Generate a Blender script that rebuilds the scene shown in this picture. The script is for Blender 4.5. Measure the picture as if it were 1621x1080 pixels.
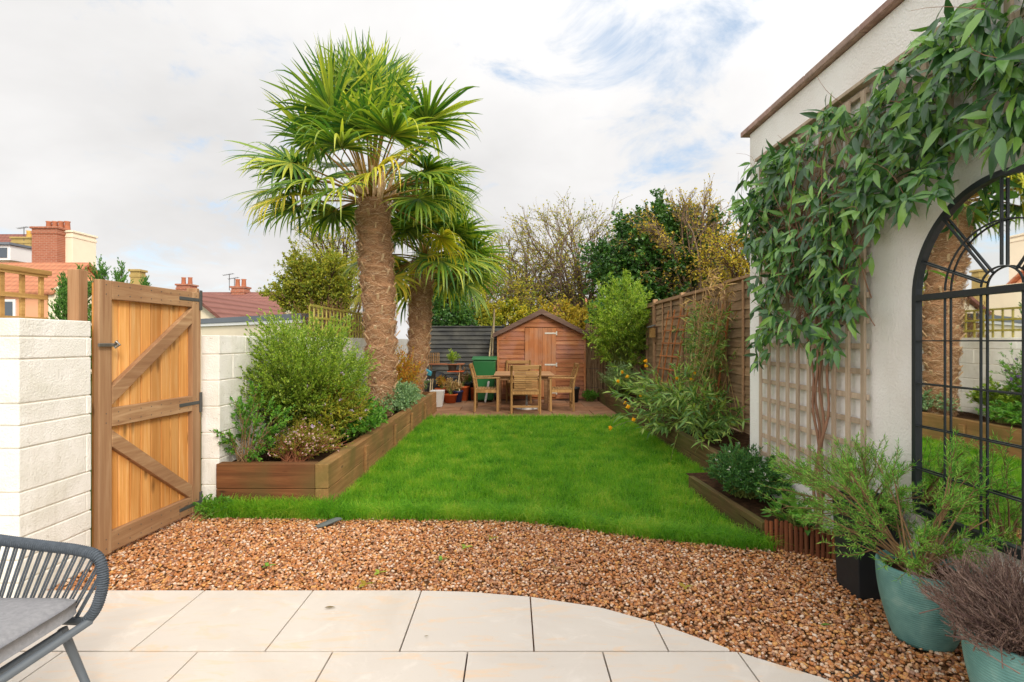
import bpy, math, random
import numpy as np
from math import radians as R_, pi, sin, cos
from mathutils import Vector, Matrix
random.seed(7)
rng = np.random.default_rng(7)
S = bpy.context.scene
COL = S.collection
for o in list(bpy.data.objects): bpy.data.objects.remove(o)

# ---------------------------------------------------------------- camera
H = 1.4; F = 850.0
cam_d = bpy.data.cameras.new('camera'); cam = bpy.data.objects.new('camera', cam_d); COL.objects.link(cam)
cam.location = (0, 0, H); cam.rotation_euler = (R_(90), 0, 0)
cam_d.sensor_width = 36; cam_d.lens = F/1621*36; cam_d.clip_start = 0.05; cam_d.clip_end = 1000
S.camera = cam
def P(px, py, Y): return ((px-810.5)/F*Y, Y, H-(py-540)/F*Y)

# ---------------------------------------------------------------- world and sun
SUN_EL, SUN_AZ = R_(32), R_(150)      # azimuth measured clockwise from +Y
w = bpy.data.worlds.new('World'); S.world = w; w.use_nodes = True
nt = w.node_tree; nt.nodes.clear()
def N(nt, t, **k):
    n = nt.nodes.new(t)
    for a, b in k.items(): setattr(n, a, b)
    return n
out = N(nt, 'ShaderNodeOutputWorld'); bg = N(nt, 'ShaderNodeBackground'); bg.inputs[1].default_value = 0.1
sky = N(nt, 'ShaderNodeTexSky', sky_type='NISHITA', sun_disc=False, sun_elevation=SUN_EL, sun_rotation=SUN_AZ)
tc = N(nt, 'ShaderNodeTexCoord')
def vm(op, a=None, b=None):
    n = N(nt, 'ShaderNodeVectorMath', operation=op)
    for i, x in enumerate((a, b)):
        if x is None: continue
        if isinstance(x, tuple): n.inputs[i].default_value = x
        else: nt.links.new(x, n.inputs[i])
    return n
def mt(op, a=None, b=None, c=None, clamp=False):
    n = N(nt, 'ShaderNodeMath', operation=op, use_clamp=clamp)
    for i, x in enumerate((a, b, c)):
        if x is None: continue
        if isinstance(x, (int, float)): n.inputs[i].default_value = x
        else: nt.links.new(x, n.inputs[i])
    return n.outputs[0]
sep = N(nt, 'ShaderNodeSeparateXYZ'); nt.links.new(tc.outputs['Generated'], sep.inputs[0])
den = mt('ADD', mt('MAXIMUM', sep.outputs[2], 0.0), 0.32)
cmb = N(nt, 'ShaderNodeCombineXYZ')
nt.links.new(mt('DIVIDE', sep.outputs[0], den), cmb.inputs[0]); nt.links.new(mt('DIVIDE', sep.outputs[1], den), cmb.inputs[1])
def noise(vec, sc, det, rough=.55, dist=0., off=(0,0,0)):
    a = vm('ADD', vec, off)
    n = N(nt, 'ShaderNodeTexNoise'); n.inputs['Scale'].default_value = sc; n.inputs['Detail'].default_value = det
    n.inputs['Roughness'].default_value = rough; n.inputs['Distortion'].default_value = dist
    nt.links.new(a.outputs[0], n.inputs['Vector']); return n.outputs['Fac']
n1 = noise(cmb.outputs[0], 2.6, 10, .62, .5, (3.1, 1.7, 0)); n2 = noise(cmb.outputs[0], 1.1, 6, .55, .2, (8.3, 4.1, 0))
def hole(px, py, width, amt):
    d = Vector(P(px, py, 1)) - Vector((0, 0, H)); d.normalize()
    dt = vm('DOT_PRODUCT', tc.outputs['Generated'], tuple(d)).outputs['Value']
    k = mt('MULTIPLY', mt('SUBTRACT', 1.0, dt), 1.0/width)
    return mt('MULTIPLY', mt('EXPONENT', mt('MULTIPLY', k, -1.0)), amt)
hs = mt('ADD', mt('ADD', hole(1075, 150, .012, .40), hole(1000, 190, .006, .12)), mt('ADD', hole(385, 235, .006, .16), hole(370, 440, .012, .14)))
cov = mt('SUBTRACT', mt('ADD', mt('MULTIPLY', n1, 2.3), -.40), hs)     # 0..1 cloud cover
mr = N(nt, 'ShaderNodeMapRange', interpolation_type='SMOOTHSTEP'); nt.links.new(cov, mr.inputs[0])
mr.inputs[1].default_value = .10; mr.inputs[2].default_value = .62
# cloud brightness: greyer bases, brighter toward the sun
sd = Vector((sin(SUN_AZ)*cos(SUN_EL), cos(SUN_AZ)*cos(SUN_EL), sin(SUN_EL)))
dts = vm('DOT_PRODUCT', tc.outputs['Generated'], tuple(sd)).outputs['Value']
glow = mt('MULTIPLY', mt('POWER', mt('MAXIMUM', mt('MULTIPLY_ADD', dts, .5, .5), 0.0), 2.2), 13.0)
cb = mt('ADD', mt('MINIMUM', mt('MULTIPLY_ADD', mt('SUBTRACT', n2, .5), 5.0, 6.2), 6.9), glow)
cc = N(nt, 'ShaderNodeVectorMath', operation='SCALE'); cc.inputs[0].default_value = (1.0, .985, .975); nt.links.new(cb, cc.inputs['Scale'])
skb = N(nt, 'ShaderNodeVectorMath', operation='MULTIPLY_ADD'); nt.links.new(sky.outputs[0], skb.inputs[0]); skb.inputs[1].default_value = (.8, .8, .8); skb.inputs[2].default_value = (1.5, 2.3, 3.2)
mx = N(nt, 'ShaderNodeMix', data_type='RGBA'); nt.links.new(mr.outputs[0], mx.inputs[0]); nt.links.new(skb.outputs[0], mx.inputs[6]); nt.links.new(cc.outputs[0], mx.inputs[7])
nt.links.new(mx.outputs[2], bg.inputs[0]); nt.links.new(bg.outputs[0], out.inputs[0])
sl = bpy.data.lights.new('sun', 'SUN'); sl.energy = 1.5; sl.angle = R_(11); sl.color = (1, .91, .76)
so = bpy.data.objects.new('sun', sl); COL.objects.link(so); so.rotation_euler = (-sd).to_track_quat('-Z', 'Y').to_euler()
S.view_settings.view_transform = 'Standard'; S.view_settings.look = 'None'; S.view_settings.gamma = 1; S.view_settings.exposure = 0.45
S.render.engine = 'CYCLES'
S.cycles.max_bounces = 6; S.cycles.diffuse_bounces = 4; S.cycles.glossy_bounces = 3; S.cycles.transmission_bounces = 3; S.cycles.transparent_max_bounces = 4

# ---------------------------------------------------------------- mesh helpers
def unit(v): return v/np.maximum(np.linalg.norm(v, axis=-1, keepdims=True), 1e-9)
class MB:
    def __init__(s): s.v = []; s.f = {}; s.n = 0
    def add(s, v, f, smooth=False):
        v = np.asarray(v, dtype=np.float64).reshape(-1, 3); f = np.asarray(f, dtype=np.int64)
        s.f.setdefault((f.shape[1], smooth), []).append(f+s.n); s.v.append(v); s.n += len(v); return s
    def addl(s, v, fs, smooth=False):       # python list faces of mixed size
        v = np.asarray(v, dtype=np.float64).reshape(-1, 3)
        for f in fs: s.f.setdefault((len(f), smooth), []).append(np.array([f], dtype=np.int64)+s.n)
        s.v.append(v); s.n += len(v); return s
    def box(s, lo, hi, rot=None, piv=None):
        x0, y0, z0 = lo; x1, y1, z1 = hi
        v = np.array([(x0,y0,z0),(x1,y0,z0),(x1,y1,z0),(x0,y1,z0),(x0,y0,z1),(x1,y0,z1),(x1,y1,z1),(x0,y1,z1)], float)
        if rot is not None:
            m = np.array(rot); c = v.mean(0) if piv is None else np.array(piv); v = (v-c)@m.T+c
        return s.add(v, BOXF)
    def beam(s, a, b, w, h, up=(0,0,1)):    # box from a to b; w sideways, h along up
        a = np.array(a, float); b = np.array(b, float); d = unit(b-a); sd_ = unit(np.cross(d, up)); u = np.cross(sd_, d)
        v = []
        for q in (a, b):
            for i, j in ((-1,-1),(1,-1),(1,1),(-1,1)): v.append(q+sd_*w/2*i+u*h/2*j)
        return s.add(v, [(0,1,2,3),(7,6,5,4),(0,4,5,1),(1,5,6,2),(2,6,7,3),(3,7,4,0)])
    def prism(s, pts, axis, t0, t1):        # polygon pts (2D) extruded along axis 'x','y','z'
        n = len(pts); v = []
        for t in (t0, t1):
            for p in pts:
                v.append((t, p[0], p[1]) if axis == 'x' else (p[0], t, p[1]) if axis == 'y' else (p[0], p[1], t))
        fs = [tuple(range(n)), tuple(range(2*n-1, n-1, -1))]+[(i, i+n, (i+1) % n+n, (i+1) % n) for i in range(n)]
        return s.addl(v, fs)
    def tube(s, pts, rad, sides=8, caps=True):
        pts = np.asarray(pts, float)[None]; rad = np.broadcast_to(np.asarray(rad, float), (pts.shape[1],))[None]
        tubes(s, pts, rad, sides)
        if caps:
            K = pts.shape[1]; b = s.n-K*sides
            s.f.setdefault((sides, False), []).append(np.array([[b+i for i in range(sides)][::-1]]))
            s.f.setdefault((sides, False), []).append(np.array([[b+(K-1)*sides+i for i in range(sides)]]))
        return s
    def lathe(s, prof, c=(0,0,0), n=24, wob=0.):   # prof list of (r,z)
        a = np.linspace(0, 2*pi, n, endpoint=False); prof = np.array(prof, float)
        r = prof[:, 0][:, None]*(1+wob*np.sin(a*3+1)[None]); v = np.stack([r*np.cos(a), r*np.sin(a), np.repeat(prof[:, 1][:, None], n, 1)], -1)+np.array(c)
        K = len(prof); i = np.arange(K-1)[:, None]*n; j = np.arange(n)[None]; j2 = (j+1) % n
        f = np.stack([i+j, i+j2, i+n+j2, i+n+j], -1).reshape(-1, 4)
        return s.add(v.reshape(-1, 3), f, True)
    def build(s, name, m, parent=None, bevel=0, loc=None):
        V = np.concatenate(s.v) if s.v else np.zeros((0, 3))
        q = parent
        while q is not None: V = V-np.array(q.location); q = q.parent
        me = bpy.data.meshes.new(name); me.vertices.add(len(V)); me.vertices.foreach_set('co', V.ravel().astype(np.float32))
        L = []; T = []; SM = []
        for (k, sm), fl in s.f.items():
            f = np.concatenate(fl); L.append(f.ravel()); T.append(np.full(len(f), k)); SM.append(np.full(len(f), sm))
        L = np.concatenate(L); T = np.concatenate(T); SM = np.concatenate(SM)
        me.loops.add(len(L)); me.loops.foreach_set('vertex_index', L.astype(np.int32))
        me.polygons.add(len(T)); st = np.concatenate([[0], np.cumsum(T)[:-1]])
        me.polygons.foreach_set('loop_start', st.astype(np.int32)); me.polygons.foreach_set('loop_total', T.astype(np.int32))
        me.polygons.foreach_set('use_smooth', SM.astype(bool)); me.update(calc_edges=True)
        me.materials.append(m); o = bpy.data.objects.new(name, me); COL.objects.link(o)
        if parent is not None: o.parent = parent
        if bevel:
            b = o.modifiers.new('bevel', 'BEVEL'); b.width = bevel; b.segments = 2; b.limit_method = 'ANGLE'; b.angle_limit = R_(40)
        return o
BOXF = np.array([(0,3,2,1),(4,5,6,7),(0,1,5,4),(1,2,6,5),(2,3,7,6),(3,0,4,7)])
def rotm(ax, a): return np.array(Matrix.Rotation(a, 3, ax))
def tubes(mb, C, rad, sides=4):             # C (N,K,3), rad (N,K)
    C = np.asarray(C, float); N_, K, _ = C.shape
    T = np.empty_like(C); T[:, 1:-1] = C[:, 2:]-C[:, :-2]; T[:, 0] = C[:, 1]-C[:, 0]; T[:, -1] = C[:, -1]-C[:, -2]; T = unit(T)
    mean = unit(T.mean(1)); ref = np.where(np.abs(mean[:, 2:3]) > .8, np.array([[1., 0, 0]]), np.array([[0, 0, 1.]]))[:, None]
    A = unit(np.cross(T, np.broadcast_to(ref, T.shape))); B = np.cross(T, A)
    a = np.arange(sides)*2*pi/sides
    v = C[:, :, None]+rad[:, :, None, None]*(A[:, :, None]*np.cos(a)[None, None, :, None]+B[:, :, None]*np.sin(a)[None, None, :, None])
    n = np.arange(N_)[:, None, None]*K*sides; k = np.arange(K-1)[None, :, None]*sides; j = np.arange(sides)[None, None]; j2 = (j+1) % sides
    f = np.stack([n+k+j, n+k+sides+j, n+k+sides+j2, n+k+j2], -1).reshape(-1, 4)
    mb.add(v.reshape(-1, 3), f, True); return mb
def bez(P0, P1, P2, K):
    t = np.linspace(0, 1, K)[None, :, None]
    return (1-t)**2*P0[:, None]+2*t*(1-t)*P1[:, None]+t*t*P2[:, None]
def rnd_dir(n, r=None):
    return unit((r or rng).normal(size=(n, 3)))
def frame(D, up=None, jit=.5):
    D = unit(D); n = len(D); U = np.tile([0, 0, 1.], (n, 1)) if up is None else up
    U = U+rng.normal(size=(n, 3))*jit; Sd = unit(np.cross(D, U)); Nn = np.cross(Sd, D); return D, Sd, Nn
def leaves(mb, Pp, D, L, W, seg=1, curl=.25, fold=.25, jit=.5, up=None):
    n = len(Pp); D, Sd, Nn = frame(D, up, jit)
    L = np.broadcast_to(np.asarray(L, float), (n,))[:, None]; W = np.broadcast_to(np.asarray(W, float), (n,))[:, None]/2
    if seg == 1:
        v = np.stack([Pp, Pp+D*L*.45+Sd*W+Nn*W*fold*2, Pp+D*L-Nn*L*curl*.6, Pp+D*L*.45-Sd*W+Nn*W*fold*2], 1)
        b = np.arange(n)[:, None]*4
        mb.add(v.reshape(-1, 3), np.concatenate([b+[[0, 1, 2]], b+[[0, 2, 3]]])); return mb
    ts = [.2, .5, .8]; ws = [.75, 1., .5]
    if n == 0: return mb
    rows = [Pp]
    for t, q in zip(ts, ws):
        c = Pp+D*L*t-Nn*L*curl*t*t
        rows += [c+Sd*W*q+Nn*W*q*fold, c, c-Sd*W*q+Nn*W*q*fold]
    rows.append(Pp+D*L-Nn*L*curl*1.1)
    v = np.stack(rows, 1); b = np.arange(n)[:, None]*11
    mb.add(v.reshape(-1, 3), np.concatenate([b+[q] for q in [(0, 1, 2), (0, 2, 3), (7, 10, 8), (8, 10, 9)]]), True)
    base = mb.n-n*11
    q4 = np.concatenate([b+[q] for q in [(1, 4, 5, 2), (2, 5, 6, 3), (4, 7, 8, 5), (5, 8, 9, 6)]])+base
    mb.f.setdefault((4, True), []).append(q4); return mb

# ---------------------------------------------------------------- objects helpers
def thing(name, label, cat, loc=(0, 0, 0), group=None, kind=None):
    o = bpy.data.objects.new(name, None); COL.objects.link(o); o.location = loc; o.empty_display_size = .1
    return tag(o, label, cat, group, kind)
def tag(o, label=None, cat=None, group=None, kind=None):
    if label: o['label'] = label
    if cat: o['category'] = cat
    if group: o['group'] = group
    if kind: o['kind'] = kind
    return o
def copy_tree(o, parent=None):
    c = o.copy(); COL.objects.link(c)
    if parent: c.parent = parent
    for ch in list(o.children): copy_tree(ch, c)
    return c

# ---------------------------------------------------------------- materials
def hexc(c):
    f = lambda u: u/12.92 if u <= .04045 else ((u+.055)/1.055)**2.4
    return tuple(f(int(c[i:i+2], 16)/255) for i in (0, 2, 4))+(1,)
def C4(c): return hexc(c) if isinstance(c, str) else (tuple(c)+(1,) if len(c) == 3 else c)
class Mt:
    def __init__(s, name, rough=.7, spec=.3):
        s.m = bpy.data.materials.new(name); s.m.use_nodes = True; s.t = s.m.node_tree; s.b = s.t.nodes['Principled BSDF']
        s.b.inputs['Roughness'].default_value = rough; s.b.inputs['Specular IOR Level'].default_value = spec
        s.tc = s.n('ShaderNodeTexCoord'); s.obj = s.tc.outputs['Object']
    def n(s, t, **k): return N(s.t, t, **k)
    def l(s, a, b): s.t.links.new(a, b)
    def map(s, scale=(1, 1, 1), v=None, loc=(0, 0, 0)):
        m = s.n('ShaderNodeMapping'); m.inputs['Scale'].default_value = scale; m.inputs['Location'].default_value = loc; s.l(v or s.obj, m.inputs[0]); return m.outputs[0]
    def noise(s, sc, det=4, v=None, dist=0., rough=.5):
        n = s.n('ShaderNodeTexNoise'); n.inputs['Scale'].default_value = sc; n.inputs['Detail'].default_value = det; n.inputs['Distortion'].default_value = dist; n.inputs['Roughness'].default_value = rough
        s.l(v or s.obj, n.inputs['Vector']); return n.outputs['Fac']
    def ramp(s, fac, stops, interp='LINEAR'):
        r = s.n('ShaderNodeValToRGB'); s.l(fac, r.inputs[0]); r.color_ramp.interpolation = interp
        e = r.color_ramp.elements
        while len(e) < len(stops): e.new(.5)
        for el, (p, c) in zip(e, stops): el.position = p; el.color = C4(c)
        return r.outputs[0]
    def mix(s, f, a, b, mode='MIX'):
        m = s.n('ShaderNodeMix', data_type='RGBA', blend_type=mode)
        for i, x in ((0, f), (6, a), (7, b)):
            if isinstance(x, (int, float)): m.inputs[i].default_value = x
            elif isinstance(x, (tuple, str)): m.inputs[i].default_value = C4(x)
            else: s.l(x, m.inputs[i])
        return m.outputs[2]
    def math(s, op, a, b=0., c=0.):
        m = s.n('ShaderNodeMath', operation=op)
        for i, x in enumerate((a, b, c)):
            if isinstance(x, (int, float)): m.inputs[i].default_value = x
            else: s.l(x, m.inputs[i])
        return m.outputs[0]
    def island(s): return s.n('ShaderNodeNewGeometry').outputs['Random Per Island']
    def bump(s, h, strength=.3, dist=.01):
        b = s.n('ShaderNodeBump'); b.inputs['Strength'].default_value = strength; b.inputs['Distance'].default_value = dist; s.l(h, b.inputs['Height'])
        if s.b.inputs['Normal'].links: s.l(s.b.inputs['Normal'].links[0].from_socket, b.inputs['Normal'])
        s.l(b.outputs[0], s.b.inputs['Normal']); return s
    def col(s, c):
        if isinstance(c, (tuple, str)): s.b.inputs['Base Color'].default_value = C4(c)
        else: s.l(c, s.b.inputs['Base Color'])
        return s.m
def wood(name, cols, axis='z', rough=.75, var=.35, knots=True, sc=1., weather=None, kd=.14):
    m = Mt(name, rough); st = {'x': (1.2, 28, 28), 'y': (28, 1.2, 28), 'z': (28, 28, 1.2)}[axis]
    isl = m.island(); off = m.n('ShaderNodeVectorMath', operation='ADD'); m.l(m.obj, off.inputs[0])
    cx = m.n('ShaderNodeCombineXYZ'); [m.l(m.math('MULTIPLY', isl, k), cx.inputs[i]) for i, k in enumerate((13.7, 7.3, 9.1))]; m.l(cx.outputs[0], off.inputs[1])
    g = m.noise(1.*sc, 6, m.map(st, off.outputs[0]), .6, .65)
    c = m.ramp(g, [(.25, cols[0]), (.5, cols[1]), (.75, cols[2])])
    big = m.noise(3, 3, m.map({'x': (.3, 1, 1), 'y': (1, .3, 1), 'z': (1, 1, .3)}[axis], off.outputs[0]))
    c = m.mix(m.ramp(big, [(.35, (0, 0, 0)), (.7, (.6, .6, .6))]), c, C4(cols[0]), 'MIX')
    v = m.math('MULTIPLY_ADD', isl, var, 1-var*.5); c = m.mix(1., c, m.ramp(m.math('MULTIPLY', v, .6), [(0, (0, 0, 0)), (1, (1.66, 1.66, 1.66))]), 'MULTIPLY')
    if knots:
        vo = m.n('ShaderNodeTexVoronoi', feature='F1'); m.l(m.map({'x': (3.2, 9, 9), 'y': (9, 3.2, 9), 'z': (9, 9, 3.2)}[axis], off.outputs[0]), vo.inputs['Vector']); vo.inputs['Scale'].default_value = 1
        k = m.ramp(vo.outputs['Distance'], [(.05, (1, 1, 1)), (kd, (0, 0, 0))])
        c = m.mix(m.math('MULTIPLY', k, .75), c, tuple(x*.28 for x in C4(cols[0])[:3])+(1,))
    if weather:
        wn = m.noise(2.2, 5, None, .4); c = m.mix(m.ramp(wn, [(.45, (0, 0, 0)), (.7, (.8, .8, .8))]), c, weather)
    m.bump(g, .35, .004); return m.col(c)
def leafmat(name, cols, rough=.45, trans=.35, spec=.4, clump=None, gain=1.3, cs=2.5):
    cols = [q if isinstance(q, str) else tuple(min(.8, x*gain) for x in q) for q in cols]
    m = Mt(name, rough, spec); isl = m.island(); n = len(cols)
    f = isl if clump is None else m.math('ADD', m.math('MULTIPLY', isl, 1-clump), m.math('MULTIPLY', m.ramp(m.noise(cs, 5, None, .3, .65), [(.35, (0, 0, 0)), (.65, (1, 1, 1))]), clump))
    c = m.ramp(f, [((i+.5)/n, q) for i, q in enumerate(cols)])
    m.col(c); tr = m.n('ShaderNodeBsdfTranslucent'); m.l(m.mix(1., c, (1.25, 1.3, .55, 1), 'MULTIPLY'), tr.inputs[0])
    ms = m.n('ShaderNodeMixShader'); ms.inputs[0].default_value = trans; o = m.t.nodes['Material Output']
    m.l(m.b.outputs[0], ms.inputs[1]); m.l(tr.outputs[0], ms.inputs[2]); m.l(ms.outputs[0], o.inputs[0]); return m.m
def plain(name, c, rough=.5, spec=.4, var=.15, sc=8, bump=0.):
    m = Mt(name, rough, spec); n = m.noise(sc, 5, None, .3); cc = C4(c)
    k = m.mix(n, tuple(x*(1-var) for x in cc[:3])+(1,), tuple(min(1, x*(1+var)) for x in cc[:3])+(1,))
    if bump: m.bump(n, bump, .01)
    return m.col(k)
M = {}
def mats():
    # painted white blockwork / render
    m = Mt('white_block_paint', .8, .2); n = m.noise(5, 6, None, .3); fine = m.noise(90, 4)
    c = m.mix(m.ramp(n, [(.35, (0, 0, 0)), (.75, (1, 1, 1))]), hexc('EFEBE4'), hexc('DEDACE'))
    sp = m.ramp(m.noise(24, 5, None, 1.), [(.66, (0, 0, 0)), (.74, (1, 1, 1))]); c = m.mix(m.math('MULTIPLY', sp, .55), c, hexc('A69C8A'))
    st_ = m.ramp(m.noise(2.2, 8, m.map((3.5, 3.5, .45)), .6, .75), [(.52, (0, 0, 0)), (.72, (.3, .3, .3))]); c = m.mix(st_, c, hexc('BDB3A0')); m.bump(fine, .6, .008); m.bump(n, .5, .02); M['block'] = m.col(c)
    m = Mt('mortar_paint', .9, .1); M['mortar'] = m.bump(m.noise(60, 4), .4, .01).col(hexc('D9D0C0'))
    m = Mt('roughcast_render', .85, .2); n = m.noise(2.2, 6, None, .5); pit = m.noise(75, 3, None, .2); gr = m.noise(55, 4, None, .2)
    c = m.mix(m.ramp(n, [(.4, (0, 0, 0)), (.7, (1, 1, 1))]), hexc('F7F4F0'), hexc('EDE7E1'))
    sk = m.ramp(m.noise(.9, 7, m.map((1, 1.4, .8)), .8, .7), [(.60, (0, 0, 0)), (.66, (.5, .5, .5))]); c = m.mix(sk, c, hexc('F8F5F2'))
    dk = m.ramp(m.noise(3.2, 8, m.map((1, 4, .5)), .5, .75), [(.62, (0, 0, 0)), (.75, (.22, .22, .22))]); c = m.mix(dk, c, hexc('B0A79A'))
    m.bump(pit, .7, .008); m.bump(gr, .5, .007); M['render'] = m.col(c)
    m = Mt('coping_tile', .8, .2); n = m.noise(9, 7, None, .5, .7); M['coping'] = m.bump(n, .5, .01).col(m.mix(m.island(), m.ramp(n, [(.3, '947066'), (.55, 'B8948A'), (.8, 'CBB4AA')]), m.ramp(n, [(.3, '8A7A70'), (.6, 'B0988A'), (.8, 'C0B0A4')])))
    M['gate_board'] = wood('gate_board_wood', ('BC7A3A', 'DCA05A', 'EAC48C'), 'z', .6, .5, kd=.22)
    M['gate_frame'] = wood('gate_frame_wood', ('8E6648', 'B08A64', 'CBA882'), 'z', .75, .3)
    M['gate_frame_y'] = wood('gate_rail_wood', ('8A6244', 'AC8660', 'C8A47C'), 'y', .75, .3)
    M['post'] = wood('post_wood', ('86603F', 'AE8560', 'C7A37E'), 'z', .8, .25)
    M['trellis_tan'] = wood('trellis_wood', ('8E6636', 'B08A50', 'C6A36A'), 'y', .8, .4, False)
    M['trellis_green'] = wood('green_tinted_trellis_wood', ('8E8430', 'AC9E4C', 'C8BC78'), 'z', .8, .3, False)
    M['trellis_grey'] = wood('weathered_trellis_wood', ('A08B76', 'C0AB94', 'D4C2AC'), 'z', .85, .25, False)
    M['trellis_red'] = wood('willow_trellis_wood', ('8A4E28', 'B57443', 'CC925F'), 'z', .8, .4, False)
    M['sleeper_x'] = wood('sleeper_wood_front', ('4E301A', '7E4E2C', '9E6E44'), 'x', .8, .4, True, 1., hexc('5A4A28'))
    M['sleeper_y'] = wood('sleeper_wood_lit_side', ('785232', 'A27848', 'C29A68'), 'y', .8, .35, True, 1., hexc('6A5E30'))  # same timber as the front, its lit side painted in as a paler tan
    M['sleeper_mossy'] = wood('mossy_sleeper_wood', ('3E3218', '6A5430', '86704A'), 'y', .85, .35, True, 1., hexc('4E5A22'))
    M['log'] = wood('log_roll_wood', ('3A1A0C', '7A4526', 'A06A42'), 'z', .85, .7, False)
    M['shed'] = wood('shed_board_wood', ('7C4428', 'A86A40', 'C08E62'), 'x', .75, .35, True, 1., hexc('A07060'))
    M['shed_door'] = wood('shed_door_wood', ('8A5230', 'B57444', 'C68C5C'), 'z', .75, .35, True, 1., hexc('A07A62'))
    M['barge'] = wood('bargeboard_wood', ('4E3A32', '6E564A', '86705F'), 'x', .8, .2, False)
    M['black_fence'] = wood('dark_stained_fence_wood', ('222324', '3C3D3D', '585750'), 'x', .7, .5, False, 1., hexc('5A5850'))
    M['fence'] = wood('fence_panel_wood', ('745A40', '9A7C5C', 'B89A7A'), 'y', .85, .4, True, 1., hexc('6B5A44'))
    M['fence_post'] = wood('fence_post_wood', ('86644A', 'AA8662', 'C0A080'), 'z', .85, .3)
    M['teak'] = wood('teak_wood', ('7E5C34', 'A67E4C', 'C09C68'), 'z', .6, .3, False)
    M['teak_x'] = wood('teak_slat_wood', ('7E5C34', 'A67E4C', 'C09C68'), 'x', .6, .35, False)
    M['table'] = wood('table_wood', ('7A5836', 'A57C56', 'BC9670'), 'x', .6, .3, False)
    M['reed'] = wood('reed_screen', ('6E5138', 'A0805E', 'C4A680'), 'z', .85, .6, False)
    m = Mt('felt_roof', .9, .1); M['felt'] = m.bump(m.noise(200, 2), .3, .002).col(hexc('3A3834'))
    M['iron'] = plain('black_iron', '4A4A48', .5, .5, .2, 20)
    M['black_metal'] = plain('black_mirror_frame', '23282C', .45, .5, .2, 15)
    m = Mt('mirror_glass', .015, .5); m.b.inputs['Metallic'].default_value = 1.; M['mirror'] = m.col((.86, .88, .87))
    M['pale_metal'] = plain('pale_galvanised', 'BDB8AC', .6, .3, .2, 20); M['steel'] = plain('steel_latch', '8E8A84', .35, .6, .3, 30); bpy.data.materials['steel_latch'].node_tree.nodes['Principled BSDF'].inputs['Metallic'].default_value = .8
    # porcelain paving
    m = Mt('paving_slab', .5, .35); isl = m.island(); n = m.noise(1.6, 7, None, .6, .6); f2 = m.noise(7, 6, m.map((.5, 2, 1)), 1.2, .65)
    c = m.mix(n, hexc('D6CCC0'), hexc('C9BFB4')); c = m.mix(m.ramp(f2, [(.52, (0, 0, 0)), (.68, (.8, .8, .8))]), c, hexc('E0BE98')); c = m.mix(m.ramp(m.noise(1.1, 8, None, .9, .7), [(.48, (0, 0, 0)), (.68, (.5, .5, .5))]), c, hexc('BEB2A4'))
    c = m.mix(m.ramp(m.noise(2.6, 7, None, 1.5, .7), [(.56, (0, 0, 0)), (.66, (.3, .3, .3))]), c, hexc('EDE4DA'))
    c = m.mix(m.ramp(m.noise(60, 3), [(.68, (0, 0, 0)), (.8, (.25, .25, .25))]), c, hexc('A08A74'))
    c = m.mix(m.math('MULTIPLY', isl, .25), c, hexc('C8C0B8')); m.bump(m.noise(40, 3), .08, .002); M['paving'] = m.col(c)
    m = Mt('old_paving', .85, .2); n = m.noise(3, 7, None, .5, .65); c = m.ramp(n, [(.3, '6A4A32'), (.5, '96694A'), (.7, 'A87E60')])
    c = m.mix(m.math('MULTIPLY', m.island(), .5), c, hexc('86705A')); m.bump(n, .3, .01); M['oldpave'] = m.col(c)
    m = Mt('soil', .95, .1); n = m.noise(14, 7, None, .4, .7); M['soil'] = m.bump(n, .8, .03).col(m.ramp(n, [(.3, '1E140C'), (.6, '4A3422'), (.8, '6E553A')]))
    m = Mt('gravel_under', .95, .1); n = m.noise(70, 4); M['gunder'] = m.bump(n, .8, .02).col(m.ramp(n, [(.3, '5E4028'), (.6, '8E6644'), (.8, 'B08A64')]))
    m = Mt('pebbles', .55, .35); isl = m.island()
    c = m.ramp(isl, [(0, 'B0703A'), (.11, 'D0A070'), (.20, '7E5034'), (.27, 'E2C4A0'), (.36, 'BE7C46'), (.46, '9C7058'), (.54, 'EADCC8'), (.61, 'C89060'), (.72, '5E4436'), (.77, 'B48A6A'), (.85, 'DCA860'), (.92, '8A766A'), (.96, 'E0B898')], 'CONSTANT')
    c = m.mix(m.math('MULTIPLY', m.noise(150, 4), .5), c, hexc('9A6A44')); c = m.mix(.16, c, hexc('B86E34')); M['pebble'] = m.col(c)
    M['grass'] = leafmat('grass_blades', [(.045, .15, .008), (.08, .25, .012), (.14, .34, .018), (.22, .38, .025), (.36, .42, .06)], .5, .45, .3, .46, cs=3.2)
    M['earth'] = plain('earth', '3E4A22', .95, .1, .3, 3, .3)
    M['teal'] = None
    m = Mt('teal_glaze', .55, .35); wv = m.n('ShaderNodeTexWave', wave_type='BANDS', bands_direction='Z'); wv.inputs['Scale'].default_value = 30; wv.inputs['Distortion'].default_value = 1.2; wv.inputs['Detail'].default_value = 2; m.l(m.obj, wv.inputs[0])
    n = m.noise(12, 5, None, .5); c = m.ramp(n, [(.3, '5A8A84'), (.6, '74A29A'), (.8, '98B8AE')]); c = m.mix(m.math('MULTIPLY', wv.outputs['Fac'], .2), c, hexc('4F7F7C')); m.bump(wv.outputs['Fac'], .5, .003); M['teal'] = m.col(c)
    M['blackpot'] = plain('black_planter', '24272A', .5, .4, .3, 12, .2)
    M['terracotta'] = plain('terracotta', 'B5552C', .8, .2, .25, 10); M['whitepot'] = plain('white_planter', 'C9C6C2', .6, .3, .1)
    M['blue'] = plain('dark_blue_glaze', '252A50', .4, .5, .2); M['greypot'] = plain('grey_plastic', '53564F', .6, .3, .2)
    M['bin'] = plain('green_bin_plastic', '1E6030', .45, .4, .15, 5); M['bamboo_pole'] = plain('pale_pole_wood', 'C4B08C', .7, .2, .25, 20)
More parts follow.
